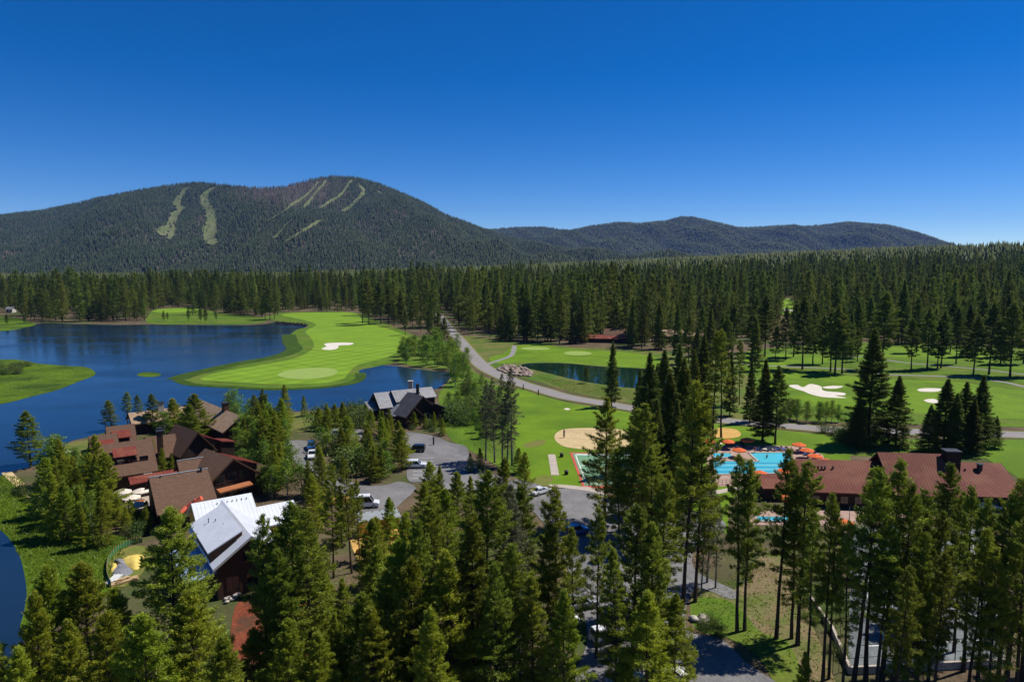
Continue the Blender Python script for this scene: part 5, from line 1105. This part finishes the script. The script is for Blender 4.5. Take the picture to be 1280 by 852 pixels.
LS = 'small tree on the grassy far shore of the lake'; GLS = 'small trees on the far lake shore'
for px, a, b in ((235, 386, 402), (204, 388, 402), (209, 390, 401), (250, 384, 402), (256, 385, 403), (270, 388, 402), (30, 392, 405), (8, 392, 406), (-20, 385, 404)):
    at('j', px, a, b, LS, GLS, 1.0)
for px, a, b in ((618, 482, 578), (628, 476, 580), (640, 468, 582), (607, 484, 575), (634, 490, 585)):
    at('s', px, a - 8, b, 'tall half bare pine with long grey trunk beside the upper car park', 'half bare pines beside the car park', .95)
for px, a, b in ((600, 560, 588), (588, 566, 590), (648, 560, 592)):
    at('f', px, a, b, 'low young pine under the half bare pines beside the car park', 'low pines beside the car park')
# lakeside lodge trees
at('q', 33, 514, 582, 'large round dark conifer standing alone on the lake shore by the path', None, 1.7, 2)
at('q', 137, 500, 538, 'dark green conifer at the water behind the brown lodge', None, 1.6, 2)
at('f', 380, 494, 520, 'single round topped pine on the near lake shore', None, .9)
for px, a, b, t in ((157, 490, 535, 'p'), (172, 494, 538, 'p'), (190, 492, 540, 'q'), (243, 492, 548, 'f'), (218, 498, 540, 'f'), (235, 505, 556, 'f')):
    at(t, px, a, b, 'pine between the brown lodge and the tan roofed house', 'pines between lodge and tan roofed house', 1.45)
for px, a, b in ((68, 540, 606), (62, 548, 612), (205, 512, 545), (225, 515, 548), (292, 485, 535), (285, 490, 528), (80, 560, 612)):
    at('a', px, a, b, 'pale green aspen growing by the lakeside buildings', 'aspens by the lakeside buildings', 1.2)
for px, a, b, wf in ((188, 548, 590, 1.0), (200, 560, 594, 1.0), (150, 562, 600, .9), (238, 540, 572, .9), (250, 548, 572, .8), (213, 566, 596, .9)):
    at('f', px, a, b, 'green pine growing against the walls of the brown lodge', 'pines against the brown lodge', wf)
# --- groves
def zone(poly, n, kinds, h0, h1, label, group, mind=2.2, wf=1.0, avoid=True):
    pts = PP(poly); xs = [p[0] for p in pts]; ys = [p[1] for p in pts]; k = 0; tries = 0
    while k < n and tries < n * 60:
        tries += 1
        x, y = random.uniform(min(xs), max(xs)), random.uniform(min(ys), max(ys))
        if not inside1(pts, x, y): continue
        if any((x - a) ** 2 + (y - b) ** 2 < mind * mind for a, b, _ in TREES): continue
        if avoid and any(inside1(c, x, y) for c in CLEAR + FOOT): continue
        plant(random.choice(kinds), x, y, random.uniform(h0, h1), label, group, wf * random.uniform(.85, 1.15)); k += 1
zone([(140, 650), (190, 650), (190, 668), (150, 668)], 9, 'f', 3.5, 5.5, 'low young pine below the terrace with the cream parasols', 'low pines below the terrace', 1.8)
zone([(55, 660), (75, 622), (100, 606), (130, 606), (138, 640), (150, 668), (150, 672), (115, 690), (70, 690)], 22, 'ffff', 7, 12, 'green pine in the grove left of the cream parasols', 'grove left of the cream parasols', 2.4)
zone([(55, 640), (80, 612), (110, 600), (138, 640), (140, 668), (110, 680), (70, 665)], 10, 'a', 6, 9, 'leafy light green aspen in the grove left of the cream parasols', 'aspens left of the cream parasols', 1.8)
zone([(290, 545), (335, 528), (360, 528), (360, 556), (372, 590), (385, 620), (345, 625), (318, 606), (300, 575)], 22, 'ffq', 8, 12, 'green pine in the grove between brown lodge and upper drive', 'grove between lodge and drive', 2.4)
zone([(290, 530), (335, 522), (350, 540), (372, 600), (340, 618), (318, 590)], 18, 'a', 6, 10, 'leafy aspen in the grove between brown lodge and upper drive', 'aspens between lodge and drive', 1.8)
zone([(395, 536), (425, 525), (470, 522), (490, 540), (492, 552), (400, 556)], 12, 'f', 4.5, 7.5, 'young green pine in the beds between shore drive and car park', 'young pines by the shore drive', 2.2, 1.15)
zone([(396, 570), (440, 556), (492, 556), (506, 575), (505, 604), (470, 606), (425, 592), (400, 572)], 12, 'ff', 7, 10, 'green pine on the planted island between the two car parks', 'pines between the car parks', 2.3)
zone([(350, 600), (400, 600), (440, 625), (450, 665), (420, 690), (370, 660)], 8, 'fq', 7, 11, 'green pine growing right beside the white roofed house', 'pines beside the white roofed house', 2.4)
zone([(500, 534), (520, 526), (548, 530), (560, 545), (540, 544), (505, 540)], 5, 'f', 4, 5.5, 'young pine in the bed in front of the grey lake house', 'young pines before the grey lake house', 2.0)
zone([(554, 512), (575, 490), (598, 482), (618, 500), (630, 540), (610, 560), (580, 550)], 40, 'aaw', 4, 7, 'leafy bright green aspen on the bank below the road bend', 'aspens below the road bend', 1.6)
zone([(496, 450), (520, 436), (556, 432), (577, 448), (592, 468), (588, 482), (565, 488), (566, 468), (540, 462), (515, 458)], 46, 'a', 7, 12, 'leafy aspen in the thicket between lake and road', 'aspen thicket between lake and road', 1.8, 1.1)
zone([(380, 536), (430, 522), (462, 512), (470, 520), (455, 534), (420, 540)], 10, 'fw', 4, 7, 'low young pine near the shore beside the grey lake house', 'low pines near the lake shore', 2.0)
zone([(985, 512), (1010, 508), (1050, 512), (1060, 528), (1010, 530), (985, 526)], 12, 'a', 5, 8, 'leafy aspen along the road behind the pool terrace', 'aspens behind the pool terrace', 1.8)
zone([(1000, 538), (1060, 542), (1110, 550), (1060, 556), (1010, 548)], 12, 'w', 2, 4, 'leafy low shrub between the road and the rust red roof', 'shrubs behind the rust red roof', 1.5)
zone([(1130, 495), (1150, 490), (1150, 520), (1120, 525)], 6, 'aw', 4, 6, 'light green shrub on the fairway edge beside the big conifers', 'shrubs on the fairway edge', 1.6)
zone([(690, 472), (720, 478), (760, 486), (795, 492), (790, 500), (740, 494), (700, 484)], 46, 'g', .9, 1.6, 'grey green sagebrush on the bank between pond and road', 'sagebrush between pond and road', .8, 1.3)
zone([(0, 458), (45, 458), (45, 467), (0, 470)], 14, 'w', 2.0, 3.2, 'rounded willow bush on the marsh island', 'willow bushes on the marsh island', 1.2, 1.2, False)
zone([(140, 645), (185, 640), (190, 680), (160, 690)], 6, 'w', 1.5, 3, 'leafy shrub beside the fenced building pad', 'shrubs beside the building pad', 1.2)
zone([(10, 602), (40, 622), (60, 640), (50, 645), (20, 615)], 8, 'w', 1, 2.2, 'low willow bush along the lakeside path', 'willow bushes along the lakeside path', 1.2)
zone([(292, 565), (330, 556), (350, 590), (385, 618), (340, 628), (310, 606)], 14, 'a', 5, 8, 'bright leafy tree close behind the gabled hall and white roof', 'leafy trees behind the white roof', 1.6, 1.2)
zone([(396, 556), (450, 552), (500, 566), (506, 600), (450, 604), (405, 586)], 16, 'aaw', 3.5, 7, 'bright leafy tree in the planted island of the car park', 'leafy trees in the car park island', 1.6, 1.2)
zone([(500, 522), (550, 516), (560, 540), (545, 545), (505, 540)], 10, 'w', 1.2, 2.4, 'low leafy shrub in front of the grey lake house', 'shrubs before the grey lake house', 1.2, 1.2)
zone([(1000, 740), (1015, 752), (1050, 800), (1060, 845), (1045, 845), (1005, 770)], 9, 'w', .9, 1.8, 'low shrub along the concrete wall of the hard court', 'shrubs along the court wall', 1.0)
zone([(880, 770), (905, 785), (900, 797), (870, 790)], 4, 'w', 1, 2, 'dark green shrub at the edge of the lower drive', 'shrubs at the lower drive', 1.0)
zone([(330, 660), (430, 700), (640, 700), (660, 850), (640, 900), (330, 900)], 12, 'fq', 7, 11, 'short young pine filling the gaps of the dense grove below the car park', GFG2, 2.6)

# --- the wider forest: the trees nearest to the clearings one by one, the rest as one mass
HOUSES = [PP(q) for q in ([(715, 428), (790, 428), (795, 444), (715, 444)], [(822, 430), (882, 430), (890, 448), (825, 448)], [(628, 403), (675, 403), (675, 412), (628, 412)], [(4, 388), (24, 388), (24, 397), (4, 397)])]
def scatter(y0, y1, dens, k=1.0):
    """random ground points in the field of view (and a margin) between two distances"""
    n = int(dens * (1.72 * .5 * (y1 ** 2 - y0 ** 2)))
    y = np.sqrt(RNG.uniform(y0 ** 2, y1 ** 2, n)); x = RNG.uniform(-.86, .86, n) * y
    return x, y
def keep(x, y):
    ok = np.ones(x.shape, bool)
    for c in CLEAR + HOUSES: ok &= ~inside(c, x, y)
    ok &= ~near_line(ROAD, x, y, 9)
    edge = np.interp(640 + FPX * x / y, [-400, 0, 60, 320, 345, 440, 480, 520, 560, 600, 660, 720, 800, 840, 880, 930, 1000, 1090, 1280, 1500], [401, 399, 402.5, 401, 391, 389, 400, 408, 412, 420, 428, 433, 437, 452, 446, 442, 434, 427, 433, 436])
    lim = np.array([P(640, e)[1] for e in edge]); ok &= y > lim
    return ok
x, y = scatter(330, 640, .0095); k = keep(x, y); x, y = x[k], y[k]
# thin to a minimum spacing
sel = []
for i in range(len(x)):
    if all((x[i] - x[j]) ** 2 + (y[i] - y[j]) ** 2 > 30 for j in sel[-700:]): sel.append(i)
x, y = x[sel], y[sel]
gap = inside(PP([(976, 410), (994, 410), (998, 444), (974, 444)]), x, y)
x, y = x[~gap], y[~gap]
cor = (np.abs(640 + FPX * x / y - 985) < 10) & (y > 455); x, y = x[~cor], y[~cor]
px = 640 + FPX * x / y
front = np.argsort(y + 500 * (np.abs(px - 640) > 700))
NIND = max(0, 300 - sum(1 for t in TREES if t[2] not in 'awg')); print('named pines', 300 - NIND, 'forest edge', NIND, 'other', len(x))
order = list(front)
for i in order[:NIND]:
    plant('m', x[i], y[i], random.uniform(26, 42), 'pine in the front row of the great forest beyond the golf course', 'front row of the forest', random.uniform(.8, 1.1))
rest = order[NIND:]
FX, FY = [x[rest]], [y[rest]]
x, y = scatter(640, 1150, .0062); k = keep(x, y) & ~((np.abs(640 + FPX * x / y - 985) < 10) & (y < 760)) & ~inside(CLEARFAR, x, y); FX.append(x[k]); FY.append(y[k])
FX = np.concatenate(FX); FY = np.concatenate(FY)
kk = (np.sin(FX / 38 + 2 * np.sin(FY / 90)) * np.sin(FY / 57 + FX / 120) < .6) | (RNG.random(len(FX)) < .4); FX, FY = FX[kk], FY[kk]
fh = RNG.uniform(.58, 1.38, len(FX)) * (1 + .18 * np.sin(FX / 47 + FY / 83) * np.sin(FX / 29 - FY / 61 + 1)) * np.where(FX < -150, .92, 1.0)
def forest_mass(name, X, Y, S, label):
    me = bpy.data.meshes.new(name); me.vertices.add(len(X))
    me.vertices.foreach_set('co', np.stack([X, Y, ground_h(X, Y) - .2], -1).astype(np.float32).ravel())
    for nm, tp, val in (('scl', 'FLOAT_VECTOR', np.stack([S * RNG.uniform(.8, 1.1, len(X)), S * RNG.uniform(.8, 1.1, len(X)), S], -1).ravel()), ('rot', 'FLOAT_VECTOR', np.stack([np.zeros(len(X)), np.zeros(len(X)), RNG.uniform(0, 6.28, len(X))], -1).ravel()), ('var', 'INT', RNG.integers(0, 5, len(X)))):
        at_ = me.attributes.new(nm, tp, 'POINT'); at_.data.foreach_set('vector' if 'VECTOR' in tp else 'value', val.astype(np.int32 if tp == 'INT' else np.float32))
    o = obj(name, me); tag(o, label, 'forest', None, 'stuff')
    ng = bpy.data.node_groups.new(name, 'GeometryNodeTree'); ng.interface.new_socket('Geometry', in_out='INPUT', socket_type='NodeSocketGeometry'); ng.interface.new_socket('Geometry', in_out='OUTPUT', socket_type='NodeSocketGeometry')
    N, L = ng.nodes, ng.links; gi = N.new('NodeGroupInput'); go = N.new('NodeGroupOutput')
    J = N.new('GeometryNodeJoinGeometry')
    for v in range(4, -1, -1):
        jj = N.new('GeometryNodeJoinGeometry')
        for q in MASTER[('m', v)]:
            oi = N.new('GeometryNodeObjectInfo'); oi.inputs['Object'].default_value = q; oi.transform_space = 'ORIGINAL'
            L.new(oi.outputs['Geometry'], jj.inputs[0])
        g2 = N.new('GeometryNodeGeometryToInstance'); L.new(jj.outputs[0], g2.inputs[0]); L.new(g2.outputs[0], J.inputs[0])
    ip = N.new('GeometryNodeInstanceOnPoints'); ip.inputs['Pick Instance'].default_value = True
    mp = N.new('GeometryNodeMeshToPoints'); L.new(gi.outputs[0], mp.inputs[0]); L.new(mp.outputs[0], ip.inputs['Points']); L.new(J.outputs[0], ip.inputs['Instance'])
    for nm, tp, so in (('scl', 'FLOAT_VECTOR', 'Scale'), ('rot', 'FLOAT_VECTOR', 'Rotation'), ('var', 'INT', 'Instance Index')):
        na = N.new('GeometryNodeInputNamedAttribute'); na.data_type = tp; na.inputs['Name'].default_value = nm
        out = na.outputs[0]
        if nm == 'rot':
            er = N.new('FunctionNodeEulerToRotation'); L.new(out, er.inputs[0]); out = er.outputs[0]
        L.new(out, ip.inputs[so])
    L.new(ip.outputs[0], go.inputs[0])
    md = o.modifiers.new('forest', 'NODES'); md.node_group = ng
    return o
for v in range(5):
    if ('m', v) not in MASTER: plant('m', -300 + 20 * v, 640, 30, 'pine in the front row of the great forest beyond the golf course', 'front row of the forest', 1, v)
forest_mass('forest', FX, FY, fh, 'wide dark green conifer forest filling the plain beyond the golf course')

# --- far forest and mountain woods: plain small trees, real geometry, joined
def small_trees(name, X, Y, Z, Hh, Rr, tiers, sides, mat, label):
    n = len(X); V = []; F = []; per = tiers * (sides + 1)
    v = np.zeros((n, per, 3), np.float32); rot = RNG.uniform(0, 6.28, n)
    for t in range(tiers):
        lo, hi = t / (tiers + .6) + .06, (1.0 if t == tiers - 1 else (t + 1.9) / (tiers + .6))
        rad = Rr * (1 - .78 * t / tiers)
        v[:, t * (sides + 1)] = np.stack([X, Y, Z + Hh * hi], -1)
        for s in range(sides):
            a = rot + 6.283 * s / sides + t * .7; q = rad * RNG.uniform(.65, 1.25, n)
            v[:, t * (sides + 1) + 1 + s] = np.stack([X + np.cos(a) * q, Y + np.sin(a) * q, Z + Hh * (lo + RNG.uniform(-.06, .06, n))], -1)
    base = np.arange(n)[:, None] * per
    f = []
    for t in range(tiers):
        for s in range(sides):
            f.append(np.concatenate([base + t * (sides + 1), base + t * (sides + 1) + 1 + s, base + t * (sides + 1) + 1 + (s + 1) % sides], 1))
    f = np.stack(f, 1).reshape(-1, 3)
    return tag(obj(name, np_mesh(name, v.reshape(-1, 3), f, mat)), label, 'forest', None, 'stuff')
x, y = scatter(1120, 2300, .0060); z = ground_h(x, y)
n = len(x); small_trees('forest', x, y, z - .5, RNG.uniform(17, 38, n), RNG.uniform(3.8, 6.0, n), 3, 5, 'needles_plain', 'farther conifer forest rising towards the foot of the mountains')
def hill_trees(fn, px0, px1, y0, y1, n, hh, rr, tiers, sides, label, name, runs=True, mat='needles_far'):
    p = RNG.uniform(px0, px1, n); y = np.sqrt(RNG.uniform(y0 ** 2, y1 ** 2, n)); x = (p - 640) / FPX * y
    z = fn(x, y); ok = z > ground_h(x, y) - 4
    # leave out what lies beyond the ridge
    dz = fn(x * 1.012, y * 1.012) / (y * 1.012); ok &= (CAM_H * -1 + z + 30) / y > -.05
    e0 = (z - CAM_H) / y; e1 = (fn(x * .96, y * .96) - CAM_H) / (y * .96); ok &= e0 > e1 - .006
    if runs:
        for l, wd in RUNLINES: ok &= (~near_line(l, x, y, wd * .26 + 4) | (RNG.random(n) < .10)) & (~near_line(l, x, y, wd * .50) | (RNG.random(n) < .5))
        burnt = np.clip(1 - np.hypot((p - 368) / 62, ((e0 * FPX) - 84) / 26), 0, 1)
        ok &= RNG.random(n) > burnt * .85
        bare = (np.sin(x / 90) * np.sin(y / 130 + x / 300) + np.sin(x / 37 + 1) * np.sin(y / 61)) > 1.05
        ok &= ~bare | (RNG.random(n) < .5)
    if runs:
        bt = ok & (RNG.random(n) < np.clip(np.clip(1.15 - np.hypot((p - 366) / 80, ((e0 * FPX) - 90) / 24), 0, 1) * 1.3, 0, .85)); ok &= ~bt
        xb, yb, zb = x[bt], y[bt], z[bt]; nb = len(xb)
        small_trees(name, xb, yb, zb - 1, RNG.uniform(hh * .5, hh, nb), RNG.uniform(rr * .4, rr * .7, nb), tiers, sides, 'needles_burnt', 'brown burnt trees below the summit of the near mountain')
    if runs:
        fold_shade = ok & ((np.sin(x / 150 + 1.5 * np.sin(y / 420)) + .6 * np.sin(x / 53 + y / 170) + .5 * np.sin(x / 23 - y / 66)) > RNG.normal(.35, .45, n)); ok &= ~fold_shade  # wavy patches of trees get a darker needle colour as painted slope shading
        small_trees(name, x[fold_shade], y[fold_shade], z[fold_shade] - 1, RNG.uniform(hh * .7, hh * 1.25, fold_shade.sum()), RNG.uniform(rr * .8, rr * 1.2, fold_shade.sum()), tiers, sides, 'needles_far_shade', 'conifer stands with fold shade in their colour on the near mountain')
    x, y, z = x[ok], y[ok], z[ok]; n = len(x); print(name, n)
    small_trees(name, x, y, z - 1, RNG.uniform(hh * .6, hh * 1.15, n), RNG.uniform(rr * .7, rr * 1.15, n), tiers, sides, mat, label)
hill_trees(m1, -260, 960, 2080, 4560, 130000, 24, 4.2, 2, 4, 'conifer woods covering the near mountain with the ski runs', 'mountain_forest')
hill_trees(m2, 500, 1330, 5000, 7900, 80000, 25, 6.0, 1, 5, 'hazy conifer woods covering the far mountain ridge', 'mountain_forest', False)
# ------------------------------------------------------------------ thin summer haze
hz = MB().box((0, 4300, -45), (22000, 9800, 800)).build('haze', None); tag(hz, 'thin blue summer haze over the whole valley', 'haze', None, 'stuff')
hm = bpy.data.materials.new('haze'); hm.use_nodes = True; hn = hm.node_tree; hn.nodes.clear()
ho = hn.nodes.new('ShaderNodeOutputMaterial'); pv = hn.nodes.new('ShaderNodeVolumePrincipled')
pv.inputs['Color'].default_value = (.24, .44, 1.0, 1); pv.inputs['Density'].default_value = 2.7e-5; pv.inputs['Anisotropy'].default_value = .0
hn.links.new(pv.outputs[0], ho.inputs['Volume']); hz.data.materials.append(hm)
